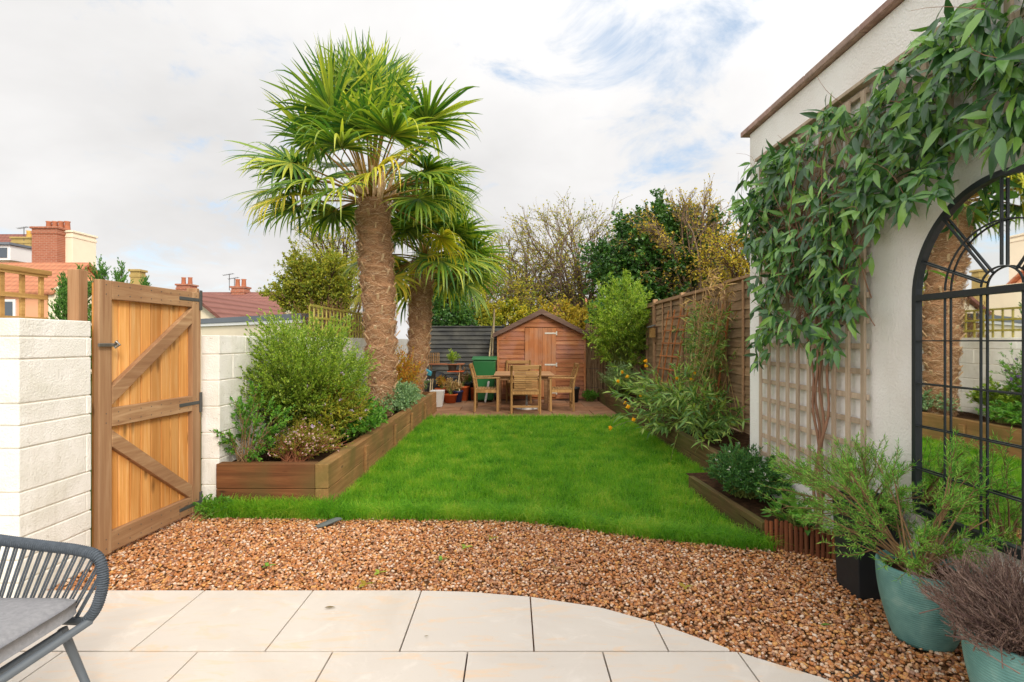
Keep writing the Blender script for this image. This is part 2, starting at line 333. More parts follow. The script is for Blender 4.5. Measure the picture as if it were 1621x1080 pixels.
    M['blue_tool'] = plain('blue_plastic', '3E96A8', .5, .4, .1)
    M['slate'] = plain('slate_stone', '5A605E', .7, .3, .3, 20, .4)
    # chair
    m = Mt('charcoal_rope', .8, .2); M['rope'] = m.bump(m.noise(300, 2), .6, .003).col(m.mix(m.noise(90, 3), hexc('3E444B'), hexc('656D76')))
    M['chair_metal'] = plain('grey_powder_coat', '5B6269', .45, .4, .08)
    m = Mt('grey_cushion', .95, .1); wv = m.noise(260, 2, m.map((1, 1, 1))); M['cushion'] = m.bump(wv, .5, .002).col(m.mix(m.noise(60, 5, None, .5), hexc('77777A'), hexc('9C9B9D')))
    # background
    def tile(name, c1, c2):
        m = Mt(name, .8, .2); b = m.n('ShaderNodeTexWave', wave_type='BANDS', bands_direction='X'); b.inputs['Scale'].default_value = 1.3; b.inputs['Distortion'].default_value = .2; m.l(m.obj, b.inputs[0])
        b2 = m.n('ShaderNodeTexWave', wave_type='BANDS', bands_direction='Z', wave_profile='SAW'); b2.inputs['Scale'].default_value = 1.6; m.l(m.obj, b2.inputs[0])
        c = m.mix(m.noise(2.5, 6, None, .5, .7), hexc(c1), hexc(c2)); c = m.mix(m.math('MULTIPLY', b2.outputs['Fac'], .45), c, tuple(x*.35 for x in hexc(c1)[:3])+(1,))
        m.bump(b.outputs['Fac'], .6, .05); m.bump(b2.outputs['Fac'], .6, .05); return m.col(c)
    M['tile_orange'] = tile('orange_pantiles', 'AE6648', 'C8906E'); M['tile_brown'] = tile('brown_roof_tiles', '7E5048', '9A6C60')
    m = Mt('chimney_brick', .85, .2); br = m.n('ShaderNodeTexBrick'); br.inputs['Scale'].default_value = 1.; br.inputs['Brick Width'].default_value = .23; br.inputs['Row Height'].default_value = .085; br.inputs['Mortar Size'].default_value = .012
    br.inputs['Color1'].default_value = hexc('AE6A50'); br.inputs['Color2'].default_value = hexc('93543E'); br.inputs['Mortar'].default_value = hexc('B09A86')
    mp = m.n('ShaderNodeMapping'); mp.inputs['Rotation'].default_value = (R_(90), 0, 0); m.l(m.obj, mp.inputs[0]); m.l(mp.outputs[0], br.inputs['Vector'])
    M['brick'] = m.col(m.mix(m.noise(6, 5), br.outputs['Color'], hexc('9C6048')))
    M['peach'] = plain('peach_render', 'DCA07C', .85, .2, .08, 2); M['cream'] = plain('cream_render', 'E8DAC0', .85, .2, .08, 2); M['ochre'] = plain('ochre_render', 'A8905A', .85, .2, .25, 3)
    M['white'] = plain('white_upvc', 'E6E6E4', .4, .4, .03); M['slate_grey'] = plain('grey_fascia', '6E747C', .6, .3, .1)
    m = Mt('window_pane', .08, .6); M['glass'] = m.col(hexc('46505A'))
    M['far_pot'] = plain('old_chimney_pot', 'A86A4E', .85, .2, .3, 4)
    M['yellow_pot'] = plain('yellow_chimney_pot', 'D0A85A', .8, .2, .15)
    M['bark'] = plain('bark', '5A4636', .9, .1, .35, 12, .4); M['bark_dark'] = plain('dark_bark', '463226', .9, .1, .3, 12, .4); M['stem_red'] = plain('reddish_stems', '8E5A3E', .8, .2, .3, 20)
    M['stem_green'] = plain('green_stems', '6E7A36', .7, .3, .3, 20)
mats()
def structure(name, mb, m, bevel=0): return tag(mb.build(name, m, None, bevel), kind='structure')

# ================================================================ GROUND
def lerp_curve(pts):
    xs, ys = zip(*pts); return lambda x: np.interp(x, xs, ys)
lawn_front = lerp_curve([(-2.6, 4.30), (-2.2, 4.26), (-1.5, 4.20), (-.9, 4.20), (0, 4.17), (.35, 4.05), (.8, 3.86), (1.2, 3.72), (1.8, 3.56), (2.2, 3.4)])
structure('ground', MB().add([(-300, -300, -.06), (300, -300, -.06), (300, 300, -.06), (-300, 300, -.06)], [(0, 1, 2, 3)]), M['earth'])
structure('gravel_base', MB().add([(-2.8, 1.0, -.02), (2.3, 1.0, -.02), (2.3, 4.6, -.02), (-2.8, 4.6, -.02)], [(0, 1, 2, 3)]), M['gunder'])
xs = np.linspace(-2.5, 2.3, 40); mb = MB(); v = []
for x in xs: v += [(x, lawn_front(x)+.04, .004), (x, 9.55, .004)]
mb.add(v, [(2*i, 2*i+2, 2*i+3, 2*i+1) for i in range(len(xs)-1)]); structure('lawn_soil', mb, plain('lawn_soil', '3C4A16', .95, .1, .3, 6, .5))

# front patio slabs, clipped to the curved edge
edge = [(-2.65, 2.99), (-.55, 2.99), (-.25, 2.975), (.094, 2.917), (.46, 2.80), (.714, 2.644), (1.034, 2.38), (1.295, 2.204), (1.5, 1.99), (1.62, 1.7), (1.68, 1.3)]
ex = lerp_curve(edge)
mb = MB(); g = .0035
def slab(mb, x0, x1, y0, y1, z0=-.02, z1=.012):
    if y0 >= 1.39 and x1 > 1.68: x1 = 1.68
    if x1 <= x0+.02: return
    n = 12; top = [(x, min(y1, float(ex(x)))) for x in np.linspace(x1, x0, n)]
    top = [(x, y) for x, y in top if y > y0+.004]
    if len(top) < 2: return
    xr = max(t[0] for t in top); poly = [(x0, y0), (xr, y0)]+top
    q = [poly[0]]
    for p in poly[1:]:
        if abs(p[0]-q[-1][0])+abs(p[1]-q[-1][1]) > 1e-4: q.append(p)
    mb.prism(q, 'z', z0, z1)
rows = [(2.405, 3.0, .099), (1.81, 2.40, .405), (1.215, 1.805, .099), (.62, 1.21, .405), (.02, .615, .099), (-.6, .015, .405)]
for y0, y1, xo in rows:
    for k in range(-5, 4): slab(mb, xo+.603*k+g, xo+.603*(k+1)-g, y0+g, y1-g+.002)
structure('patio', mb, M['paving'], .0015)
structure('patio_joint_sand', MB().box((-2.7, -.6, -.06), (1.6, 2.3, -.004)).box((-2.7, 2.3, -.06), (-.2, 2.93, -.0041)), plain('joint_sand', '4A4038', .95, .1))
# back patio
mb = MB(); ys = [9.48, 10.1, 10.72, 11.34, 11.96, 12.6, 13.3]
for j in range(6):
    off = .3*(j % 2)
    for k in range(-5, 5):
        x0 = -.28+off+k*.76; x0c, x1c = max(x0+.006, -2.4), min(x0+.754, 2.0)
        if x1c-x0c > .05: mb.box((x0c, ys[j]+.006, -.03), (x1c, ys[j+1]-.006, .018+random.uniform(-.003, .003)))
structure('back_patio', mb, M['oldpave'], .003)

# gravel pebbles
def ico():
    t = (1+5**.5)/2
    v = np.array([(-1,t,0),(1,t,0),(-1,-t,0),(1,-t,0),(0,-1,t),(0,1,t),(0,-1,-t),(0,1,-t),(t,0,-1),(t,0,1),(-t,0,-1),(-t,0,1)], float); v = unit(v)
    f = [(0,11,5),(0,5,1),(0,1,7),(0,7,10),(0,10,11),(1,5,9),(5,11,4),(11,10,2),(10,7,6),(7,1,8),(3,9,4),(3,4,2),(3,2,6),(3,6,8),(3,8,9),(4,9,5),(2,4,11),(6,2,10),(8,6,7),(9,8,1)]
    vs = list(map(tuple, v)); cache = {}; nf = []
    def mid(a, b):
        k = (min(a, b), max(a, b))
        if k not in cache: cache[k] = len(vs); vs.append(tuple(unit(np.array(vs[a])+np.array(vs[b]))))
        return cache[k]
    for a, b, c in f:
        x, y, z = mid(a, b), mid(b, c), mid(c, a); nf += [(a, x, z), (b, y, x), (c, z, y), (x, y, z)]
    return np.array(vs), np.array(nf)
IV, IF = ico()
def pebbles(mb, Pp, size):
    n = len(Pp); q = rng.normal(size=(n, 4)); q /= np.linalg.norm(q, axis=1, keepdims=True)
    a = rng.uniform(0, 2*pi, n); tx = rng.normal(0, .2, n); ty = rng.normal(0, .2, n)
    ca, sa = np.cos(a), np.sin(a)
    sc = np.stack([size*rng.uniform(.85, 1.25, n), size*rng.uniform(.65, 1., n), size*rng.uniform(.5, .8, n)], -1)
    v = IV[None]*sc[:, None]; v = v*(1+.12*np.sin(IV[None, :, 0]*4+a[:, None])[..., None])
    x, y, z = v[..., 0], v[..., 1], v[..., 2]; z = z+x*tx[:, None]+y*ty[:, None]
    X = x*ca[:, None]-y*sa[:, None]; Yy = x*sa[:, None]+y*ca[:, None]
    v = np.stack([X, Yy, z], -1)+Pp[:, None]
    f = (np.arange(n)[:, None, None]*len(IV)+IF[None]).reshape(-1, 3); mb.add(v.reshape(-1, 3), f, True)
def gravel_pts(n):
    p = np.stack([rng.uniform(-2.75, 2.16, n), rng.uniform(1.35, 4.5, n)], -1)
    e = np.where(p[:, 0] > 1.68, 0, ex(p[:, 0])); ok = (p[:, 1] > e+.008)&(p[:, 1] < lawn_front(p[:, 0])+.10)
    ok &= ~((p[:, 1] > 3.7)&(p[:, 0] > 1.72)); ok &= ~((p[:, 1] < 3.3)&(p[:, 0] < -2.6)); return p[ok]
p = gravel_pts(84000); d = rng.uniform(0, 1, len(p)); mb = MB()
z = rng.uniform(-.010, .010, len(p)); pebbles(mb, np.column_stack([p, z]), rng.uniform(.0055, .0118, len(p)))
tag(mb.build('gravel', M['pebble']), 'loose brown and cream pebble gravel between patio and lawn', 'gravel', kind='stuff')

# ================================================================ GRASS
def blades(mb, p, h, wid, lean, z0=0.004):
    n = len(p); a = rng.uniform(0, 2*pi, n); d = np.stack([np.cos(a), np.sin(a), np.zeros(n)], -1)
    sa = rng.uniform(0, pi, n); s = np.stack([np.cos(sa), np.sin(sa), np.zeros(n)], -1)
    b = np.column_stack([p, np.full(n, z0)]); up = np.array([0, 0, 1.]); L = h[:, None]; ln = lean[:, None]
    r0 = b; r1 = b+up*L*.5+d*L*ln*.25; r2 = b+up*L*.88*(1-ln*.25)+d*L*ln*.75; r3 = b+up*L*(1-ln*.45)+d*L*ln*1.25
    W = wid[:, None]
    v = np.stack([r0-s*W, r0+s*W, r1-s*W*.8, r1+s*W*.8, r2-s*W*.5, r2+s*W*.5, r3], 1); k = np.arange(n)[:, None]*7
    mb.add(v.reshape(-1, 3), np.concatenate([k+[[0, 1, 3, 2]], k+[[2, 3, 5, 4]]])); base = mb.n-n*7
    mb.f.setdefault((3, False), []).append(k+[[4, 5, 6]]+base)
def lawn_pts(n, y0, y1):
    p = np.stack([rng.uniform(-2.42, 2.02, n), rng.uniform(y0, y1, n)], -1); x, y = p.T
    ok = y > lawn_front(x)+.03*np.sin(x*11)+.02*np.sin(x*31+1); ok &= ~((x < -1.47)&(y > 4.37)); ok &= x < np.where(y > 5.0, 2.0, 1.66)
    ok &= ~((y < 3.75)&(x > 1.62)); return p[ok]
mb = MB()
def patch(p): return .5+.5*np.sin(p[:, 0]*3.1+np.sin(p[:, 1]*2.3)*2)*np.sin(p[:, 1]*2.7+p[:, 0])
for n, y0, y1, wd in ((90000, 3.5, 5.6, .0016), (70000, 5.6, 7.6, .0022), (42000, 7.6, 9.6, .003)):
    p = lawn_pts(n, y0, y1); tf = (np.sin(p[:, 0]*23+np.sin(p[:, 1]*17)*2)*np.sin(p[:, 1]*19+np.sin(p[:, 0]*13)*2)+1)/2; h = rng.uniform(.03, .085, len(p))*(.75+.35*patch(p)+.55*tf**2); blades(mb, p, h, wd*rng.uniform(.7, 1.4, len(p)), rng.uniform(.1, 1.1, len(p)))
# longer fringe
n = 9000; x = rng.uniform(-2.4, 1.75, n); y = lawn_front(x)+rng.uniform(-.02, .12, n)**1.0
blades(mb, np.stack([x, y], -1), rng.uniform(.06, .17, n), rng.uniform(.0012, .0026, n), rng.uniform(.4, 1.5, n))
n = 3500; x = rng.uniform(-2.4, -1.42, n); y = rng.uniform(4.22, 4.35, n); blades(mb, np.stack([x, y], -1), rng.uniform(.08, .2, n), rng.uniform(.0015, .0025, n), rng.uniform(.2, .9, n))
n = 3500; y = rng.uniform(4.4, 9.4, n); blades(mb, np.stack([-1.47+rng.uniform(0, .06, n), y], -1), rng.uniform(.07, .13, n), rng.uniform(.0015, .0025, n), rng.uniform(.2, .9, n))
n = 3000; y = rng.uniform(5.2, 9.4, n); blades(mb, np.stack([1.98-rng.uniform(0, .06, n), y], -1), rng.uniform(.07, .14, n), rng.uniform(.0015, .0025, n), rng.uniform(.2, .9, n))
n = 2600; x = rng.uniform(-1.45, 1.95, n); blades(mb, np.stack([x, 9.5+rng.uniform(-.05, .04, n)+.02*np.sin(x*9)], -1), rng.uniform(.08, .15, n), rng.uniform(.002, .003, n), rng.uniform(.2, .9, n))
tag(mb.build('grass', M['grass']), 'long bright green lawn grass between the two raised beds', 'grass', kind='stuff')

# ================================================================ WALLS
def block_wall(mb, mo, x0, x1, y0, y1, zs, bl, vary=.004, along='y'):
    """courses between heights zs; blocks of length bl along the wall, joint cores in mo"""
    mo.box((x0+.007, y0+.007, zs[0]), (x1-.007, y1-.007, zs[-1]-.01))
    for i in range(len(zs)-1):
        z0, z1 = zs[i]+.003, zs[i+1]-.003; L0, L1 = (y0, y1) if along == 'y' else (x0, x1)
        st = L0-(bl*.5 if i % 2 else 0); t = st
        while t < L1-1e-3:
            a, b = max(t, L0), min(t+bl, L1); t += bl
            if b-a < .02: continue
            j = random.uniform(-vary, vary)*.5
            if along == 'y': mb.box((x0, a+.001, z0), (x1+j, b-.001, z1))
            else: mb.box((a+.001, y0+j, z0), (b-.001, y1, z1))
zs = [0, .12, .24, .357, .475, .598, .83, .951, 1.067, 1.303, 1.423, 1.525]
t = thing('block_wall', 'white painted block wall pier to the left of the gate, behind the armchair', 'wall', (-2.8, 3.07, 0))
a, b = MB(), MB(); block_wall(a, b, -3.06, -2.60, 2.83, 3.32, zs, .9); a.build('blockwork', M['block'], t, .006); b.build('mortar', M['mortar'], t)
zs2 = [0]+[.215*k for k in range(1, 7)]+[1.45]
t = thing('block_wall', 'long white painted block wall behind the left raised bed and the palms', 'wall', (-2.5, 8, 0))
a, b = MB(), MB(); block_wall(a, b, -2.56, -2.41, 4.42, 13.1, zs2, .44); a.build('blockwork', M['block'], t, .006); b.build('mortar', M['mortar'], t)
# gate posts
tag(MB().box((-2.755, 3.325, 0), (-2.685, 3.40, 1.845)).build('gate_post', M['post'], None, .004), 'square wooden gate post rising behind the white block pier', 'post')
tag(MB().box((-2.655, 4.375, 0), (-2.57, 4.415, 1.83)).build('gate_post', M['post'], None, .004), 'slim wooden hanging post between the gate hinges and long white wall', 'post')
# gate in local coords: hinge line at far end
GA = np.array((-2.635, 3.375)); GB = np.array((-2.565, 4.37)); gd = unit(GB-GA); GL = float(np.linalg.norm(GB-GA))
t = thing('garden_gate', 'tall golden brown boarded wooden gate with diagonal braces on its face', 'gate')
def g2(u, off): q = GA+gd*u; nrm = np.array((gd[1], -gd[0])); q = q+nrm*off; return q    # off>0 toward garden
def gbeam(mb, u0, z0, u1, z1, wdt, off=.02, th=.035):
    a = g2(u0, off); b = g2(u1, off); A = np.array((a[0], a[1], z0)); B = np.array((b[0], b[1], z1)); nrm = np.array((gd[1], -gd[0], 0.))
    mb.beam(A, B, th, wdt, up=np.cross(B-A, nrm)*-1) if False else mb.beam(A, B, wdt, th, up=nrm)
gz0, gz1 = .03, 1.79
mb = MB(); nb = 10; bw = (GL-.02)/nb
for i in range(nb): gbeam(mb, .01+bw*(i+.5), gz0+.02, .01+bw*(i+.5), gz1-.02, bw-.009, -.012, .02)
mb.build('board_panel', M['gate_board'], t, .004)
for i in range(nb):
    for z in (gz1-.06, .905, gz0+.07):
        for dz in (-.03, .03): q = g2(.01+bw*(i+.5), .0380); MB().tube([(q[0], q[1], z+dz), (q[0]+.0015, q[1], z+dz)], .004, 6).build('screw', M['iron'], t)
for u in (.055, GL-.055):
    mb = MB(); gbeam(mb, u, gz0, u, gz1, .1, .018, .04); mb.build('stile', M['gate_frame'], t, .004)
for z, hh in ((gz1-.06, .12), (.905, .12), (gz0+.07, .13)):
    mb = MB(); gbeam(mb, .107, z, GL-.107, z, hh, .018, .0385); mb.build('rail', M['gate_frame_y'], t, .004)
def cutbrace(u0, z0, u1, z1, w):  # diagonal with vertical-cut ends
    a0, a1 = g2(u0, -.001), g2(u1, -.001); b0, b1 = g2(u0, .038), g2(u1, .038)
    v = [(a0[0], a0[1], z0-w/2), (a1[0], a1[1], z1-w/2), (a1[0], a1[1], z1+w/2), (a0[0], a0[1], z0+w/2), (b0[0], b0[1], z0-w/2), (b1[0], b1[1], z1-w/2), (b1[0], b1[1], z1+w/2), (b0[0], b0[1], z0+w/2)]
    return MB().add(v, [(0, 1, 2, 3), (7, 6, 5, 4), (0, 4, 5, 1), (1, 5, 6, 2), (2, 6, 7, 3), (3, 7, 4, 0)])
cutbrace(.108, 1.045, GL-.108, 1.60, .115).build('brace', M['gate_frame_y'], t, .004)
cutbrace(.108, .77, GL-.108, .20, .11).build('brace', M['gate_frame_y'], t, .004)
for z in (gz1-.06, .905, gz0+.07):
    h = MB(); gbeam(h, GL-.26, z, GL+.0, z, .026, .040, .004); gbeam(h, GL-.012, z-.08, GL-.012, z+.08, .03, .043, .008); h.build('hinge', M['iron'], t, .002)
mb = MB(); gbeam(mb, -.02, 1.375, .12, 1.375, .022, .055, .012)
q = g2(.11, .055); mb.tube([(q[0], q[1], 1.36), (q[0]+.03, q[1], 1.375), (q[0], q[1]+.01, 1.395)], .009, 6); mb.build('latch', M['steel'], t, .003)

# lattice helper in the plane X = const (axis 'y') or general
def lattice(name, label, mat, x, y0, y1, z0, z1, sp, sw=.022, th=.012, rails_front=True, parent_loc=None, group=None, top_rail=None):
    t = thing(name, label, 'trellis', (x, (y0+y1)/2, z0), group)
    a = MB(); k = y0
    ny = max(1, round((y1-y0)/sp)); nz = max(1, round((z1-z0)/sp))
    for i in range(ny+1):
        y = y0+(y1-y0)*i/ny; a.box((x-th, y-sw/2, z0-.03), (x, y+sw/2, z1+.0))
    a.build('upright_slats', mat, t, .002); b = MB()
    for j in range(nz+1):
        z = z0+(z1-z0)*j/nz; b.box((x+.0005, y0-.02, z-sw/2), (x+.0005+th, y1+.02, z+sw/2))
    b.build('cross_slats', mat, t, .002)
    if top_rail: MB().box((x-th*1.2, y0-.04, z1+.001), (x+th*1.6, y1+.04, z1+top_rail)).build('top_rail', mat, t, .003)
    return t
lattice('trellis', 'small tan square trellis standing on the white pier beside the gate', M['trellis_tan'], -2.86, 2.0, 3.27, 1.53, 1.80, .13, .026, .016, top_rail=.03)
lattice('trellis', 'yellow green slatted trellis on the long white wall by the palm', M['trellis_green'], -2.48, 6.6, 9.0, 1.40, 1.84, .15, .028, .014)

# ================================================================ RIGHT BUILDING
WX = 2.15; WY = 4.86
t = thing('house_extension', 'white roughcast extension wall with brown tile coping on the right', 'building', (WX, 1, 0))
MB().box((WX, -2.5, 0), (6.0, WY, 3.27)).build('wall', M['render'], t, .01)
mb = MB(); y = WY+.10
while y > -2.4:
    L = random.uniform(.5, .62); j = random.uniform(-.006, .006); mb.box((WX-.045+j, y-L+.006, 3.275), (WX+.35, y, 3.318+j)); y -= L
y = WY+.10; mb.build('coping', M['coping'], t, .006)
mb = MB().box((WX+.352, -2.4, 3.271), (6.05, WY+.1, 3.33)); mb.build('roof', M['felt'], t)
g1 = lattice('trellis', 'weathered grey square trellis panel screwed upright to the roughcast wall', M['trellis_grey'], WX-.035, 3.22, 4.55, .45, 2.9, .152, .034, .016)
g2_ = lattice('trellis', 'weathered trellis strip along the wall above the arched mirror', M['trellis_grey'], WX-.035, 1.35, 3.05, 2.30, 2.92, .155, .034, .016, top_rail=.03)
MB().box((WX-.062, 3.12, 2.94), (WX-.005, 4.62, 2.965)).build('top_rail', M['trellis_grey'], g1, .003)

# arched mirror
MX = WX-.035; my, mr_, ms, mz0 = 2.305, .50, 1.622, .517
t = thing('arched_mirror', 'large black framed arched window mirror hung on the white wall', 'mirror', (MX, my, mz0))
pth = [(my+mr_, mz0)]+[(my+mr_, z) for z in np.linspace(mz0+.1, ms, 8)]+[(my+mr_*cos(a), ms+mr_*sin(a)) for a in np.linspace(0, pi, 33)[1:-1]]+[(my-mr_, z) for z in np.linspace(ms, mz0+.1, 8)]+[(my-mr_, mz0)]
def sweep_rect(mb, path, wid, x0, x1, closed=False):
    p = np.array(path); n = len(p); T = np.zeros_like(p)
    for i in range(n):
        a = p[(i-1) % n] if closed or i > 0 else p[i]; b = p[(i+1) % n] if closed or i < n-1 else p[i]; T[i] = b-a
    T = unit(T); Nn = np.stack([-T[:, 1], T[:, 0]], -1)
    if closed:
        for i in range(n):
            d1 = unit(p[i]-p[i-1]); Nn[i] = Nn[i]/max(.5, abs(float(Nn[i]@np.array([-d1[1], d1[0]]))))
    v = []
    for i in range(n):
        a = p[i]+Nn[i]*wid/2; b = p[i]-Nn[i]*wid/2; v += [(x0, *a), (x1, *a), (x1, *b), (x0, *b)]
    f = []
    for i in range(n if closed else n-1):
        k, m = i*4, ((i+1) % n)*4; f += [(k+j, m+j, m+(j+1) % 4, k+(j+1) % 4) for j in range(4)]
    if not closed: f += [(3, 2, 1, 0), tuple((n-1)*4+j for j in range(4))]
    return mb.add(v, f)
sweep_rect(MB(), pth, .028, MX-.018, WX-.002, True).build('frame', M['black_metal'], t, .003)
gl = [(q[0]-(.0 if True else 0), q[1]) for q in pth]; gp = MB(); gp.addl([(MX+.0, a, b) for a, b in gl], [tuple(range(len(gl)))]); gp.build('mirror_glass', M['mirror'], t)
mb = MB(); bx0, bx1 = MX-.019, MX-.010; bw = .0065
for dy in (-.30, -.10, .10, .30): mb.box((bx0, my+dy-bw/2, mz0+.02), (bx1, my+dy+bw/2, ms))
for k in range(1, 5): z = mz0+(ms-mz0)*k/5; mb.box((bx0-.002, my-mr_+.02, z-bw/2), (bx1-.002, my+mr_-.02, z+bw/2))
mb.box((bx0-.006, my-mr_+.02, ms-.015), (bx1, my+mr_-.02, ms+.015))
for rr in (.10, .30): sweep_rect(mb, [(my+rr*cos(a), ms+.016+(rr-.016)*sin(a)) for a in np.linspace(0.02, pi-.02, 25)], bw, bx0+.001, bx1-.001)
for ang in (22, 50, 90, 130, 158):
    a = R_(ang); mb.beam((bx0+.006, my+.108*cos(a), ms+.105*sin(a)), (bx0+.006, my+(mr_-.02)*cos(a), ms+(mr_-.02)*sin(a)), bw, .012, up=(1, 0, 0))
mb.build('glazing_bars', M['black_metal'], t)

# ================================================================ RAISED BEDS
def soil_top(name, x0, x1, y0, y1, z, parent, amp=.03):
    nx, ny = 12, int((y1-y0)*6)+2; X, Yy = np.meshgrid(np.linspace(x0, x1, nx), np.linspace(y0, y1, ny)); Z = z+amp*np.sin(X*9+Yy*3)*np.sin(Yy*5)
    v = np.stack([X, Yy, Z], -1).reshape(-1, 3); i, j = np.meshgrid(np.arange(ny-1), np.arange(nx-1), indexing='ij'); b = (i*nx+j).ravel()
    return MB().add(v, np.stack([b, b+1, b+nx+1, b+nx], -1), True).build(name, M['soil'], parent)
t = thing('raised_bed', 'left raised bed of brown timber sleepers holding the palms', 'raised bed', (-1.95, 7.5, 0))
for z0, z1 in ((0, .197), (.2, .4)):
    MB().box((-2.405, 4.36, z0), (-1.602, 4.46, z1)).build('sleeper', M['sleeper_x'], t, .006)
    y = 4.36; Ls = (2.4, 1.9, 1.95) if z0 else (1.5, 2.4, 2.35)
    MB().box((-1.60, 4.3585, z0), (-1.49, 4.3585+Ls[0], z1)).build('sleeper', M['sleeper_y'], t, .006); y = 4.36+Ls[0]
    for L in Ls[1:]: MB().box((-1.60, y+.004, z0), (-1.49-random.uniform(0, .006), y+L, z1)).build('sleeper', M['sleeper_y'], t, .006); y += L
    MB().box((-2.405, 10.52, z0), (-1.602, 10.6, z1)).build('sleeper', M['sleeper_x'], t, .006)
for k, y in enumerate((5.4, 6.77, 7.9, 9.1)): MB().box((-1.489, y, .02), (-1.462, y+.09, .34)).build('stake', M['sleeper_y'], t, .004)
soil_top('soil', -2.405, -1.6, 4.46, 10.52, .34, t)
t = thing('raised_bed', 'right raised bed of mossy sleepers in front of the panel fence', 'raised bed', (2.45, 8.9, 0))
y = 5.25
for L in (2.4, 2.4, 2.5):
    for z0, z1 in ((0, .145), (.148, .29)): MB().box((2.0+random.uniform(0, .006), y+.004, z0), (2.1, y+L, z1)).build('sleeper', M['sleeper_mossy'], t, .006)
    y += L
for z0, z1 in ((0, .145), (.148, .29)): MB().box((2.102, 5.25, z0), (2.88, 5.34, z1)).build('sleeper', M['sleeper_mossy'], t, .006)
soil_top('soil', 2.1, 2.88, 5.34, 12.55, .24, t)
t = thing('edging_board', 'low mossy timber edging between lawn and the white flowered evergreen', 'edging', (1.7, 4.3, 0))
MB().beam((1.66, 4.98, .075), (1.745, 3.70, .075), .05, .15).build('board', M['sleeper_mossy'], t, .005)
mb = MB(); v = [(1.7, 3.72, .10), (2.14, 3.45, .10), (2.14, 5.2, .14), (1.68, 5.2, .12)]; mb.add(v, [(0, 1, 2, 3)]); mb.build('soil', M['soil'], t)
t = thing('log_roll_edging', 'short row of reddish split logs edging the bed beside the gravel', 'edging', (1.9, 3.55, 0))
mb = MB(); A = np.array((1.735, 3.66)); B = np.array((2.12, 3.36)); n = 17
for i in range(n):
    q = A+(B-A)*i/(n-1)+np.array((0, random.uniform(-.006, .006))); hh = .19+random.uniform(-.02, .012)
    mb.tube([(q[0], q[1], -.02), (q[0]+random.uniform(-.003, .003), q[1], hh-.004), (q[0], q[1], hh)], [.0135, .0135, .010], 8)
mb.build('logs', M['log'], t); mb = MB(); mb.beam((A[0], A[1]+.02, .13), (B[0], B[1]+.02, .13), .003, .004); mb.build('wire', M['iron'], t)

# ================================================================ RIGHT FENCE, REED SCREEN, BACK FENCE
FX = 2.9
t = thing('panel_fence', 'brown weathered lap panel fence behind the right raised bed', 'fence', (FX, 9, 0))
py = [12.6, 10.86, 9.1, 7.3, 5.5, 4.95]
tops = [2.10, 2.13, 2.14, 2.17, 2.17]
for i, y in enumerate(py[:5]): MB().box((FX-.05, y-.04, 0), (FX+.04, y+.04, 2.24 if i in (1,) else 2.22 if i == 2 else 2.16)).build('post', M['fence_post'], t, .005)
for i in range(4):
    y1, y0 = py[i]-.045, py[i+1]+.045; tp = tops[i]; mb = MB(); z = .28; k = 0
    while z < tp-.05:
        h = .155; n = 7; yy = np.linspace(y0, y1, n); w1 = [random.uniform(-.010, .010) for _ in yy]
        v = []
        for yv, ww in zip(yy, w1): v += [(FX+.012, yv, z+h), (FX+.018, yv, z+h), (FX-.004, yv, z-.012+ww), (FX-.012, yv, z-.012+ww)]
        f = []
        for q in range(n-1): f += [(q*4+j, q*4+4+j, q*4+4+(j+1) % 4, q*4+(j+1) % 4) for j in range(4)]
        mb.add(v, f); z += .118; k += 1
    mb.build('lap_boards', M['fence'], t)
    fr = MB()
    for q in range(4): yv = y0+(y1-y0)*q/3; fr.box((FX-.034, yv-.02, .27), (FX-.014, yv+.02, tp))
    fr.build('battens', M['fence_post'], t, .003)
    MB().box((FX-.045, y0, tp+.001), (FX+.03, y1, tp+.035)).build('capping', M['fence_post'], t, .003)
    MB().box((FX-.03, y0, .0), (FX+.02, y1, .255)).build('gravel_board', M['fence'], t, .003)
MB().box((FX-.03, 4.95, .0), (FX-.01, 5.45, 2.15)).build('end_panel', M['fence'], t, .003)
t = thing('reed_screen', 'brown reed screen closing the gap right of the shed', 'screen', (2.3, 12.7, 0))
mb = MB(); n = 120; x = np.linspace(1.74, 2.92, n)+rng.uniform(-.004, .004, n); yb = 12.66+rng.uniform(-.015, .015, n)+.02*np.sin(x*14)
hh = 1.80+rng.uniform(-.05, .03, n)-.03*(x-1.74); Cc = np.zeros((n, 4, 3))
for k, tt in enumerate((0, .33, .66, 1)): Cc[:, k, 0] = x+rng.uniform(-.008, .008, n); Cc[:, k, 1] = yb+rng.uniform(-.004, .004, n); Cc[:, k, 2] = hh*tt
tubes(mb, Cc, np.tile(rng.uniform(.004, .0085, n)[:, None], (1, 4)), 5); mb.build('reeds', M['reed'], t)
mb = MB(); [mb.box((1.73, 12.645, z), (2.93, 12.65, z+.006)) for z in (.3, .75, 1.2, 1.6)]; mb.build('wires', M['iron'], t)
MB().box((1.73, 12.70, 0), (2.93, 12.72, 1.72)).build('backing', M['black_fence'], t)
t = thing('slatted_fence', 'dark stained horizontal board fence left of the shed', 'fence', (-1.3, 13.3, 0))
mb = MB(); z = .05
while z < 1.70:
    mb.add([(-2.42, 13.26, z-.004), (-.2, 13.26, z-.004), (-.2, 13.30, z+.115), (-2.42, 13.30, z+.115), (-2.42, 13.285, z-.004), (-.2, 13.285, z-.004), (-.2, 13.32, z+.115), (-2.42, 13.32, z+.115)], BOXF); z += .107
mb.build('boards', M['black_fence'], t, .002); 
for x in (-2.38, -1.0, -.22): MB().box((x-.04, 13.33, 0), (x+.04, 13.4, 1.8)).build('post', M['black_fence'], t, .003)
MB().box((-2.43, 13.25, 1.745), (-.19, 13.34, 1.775)).build('capping', M['black_fence'], t, .002)

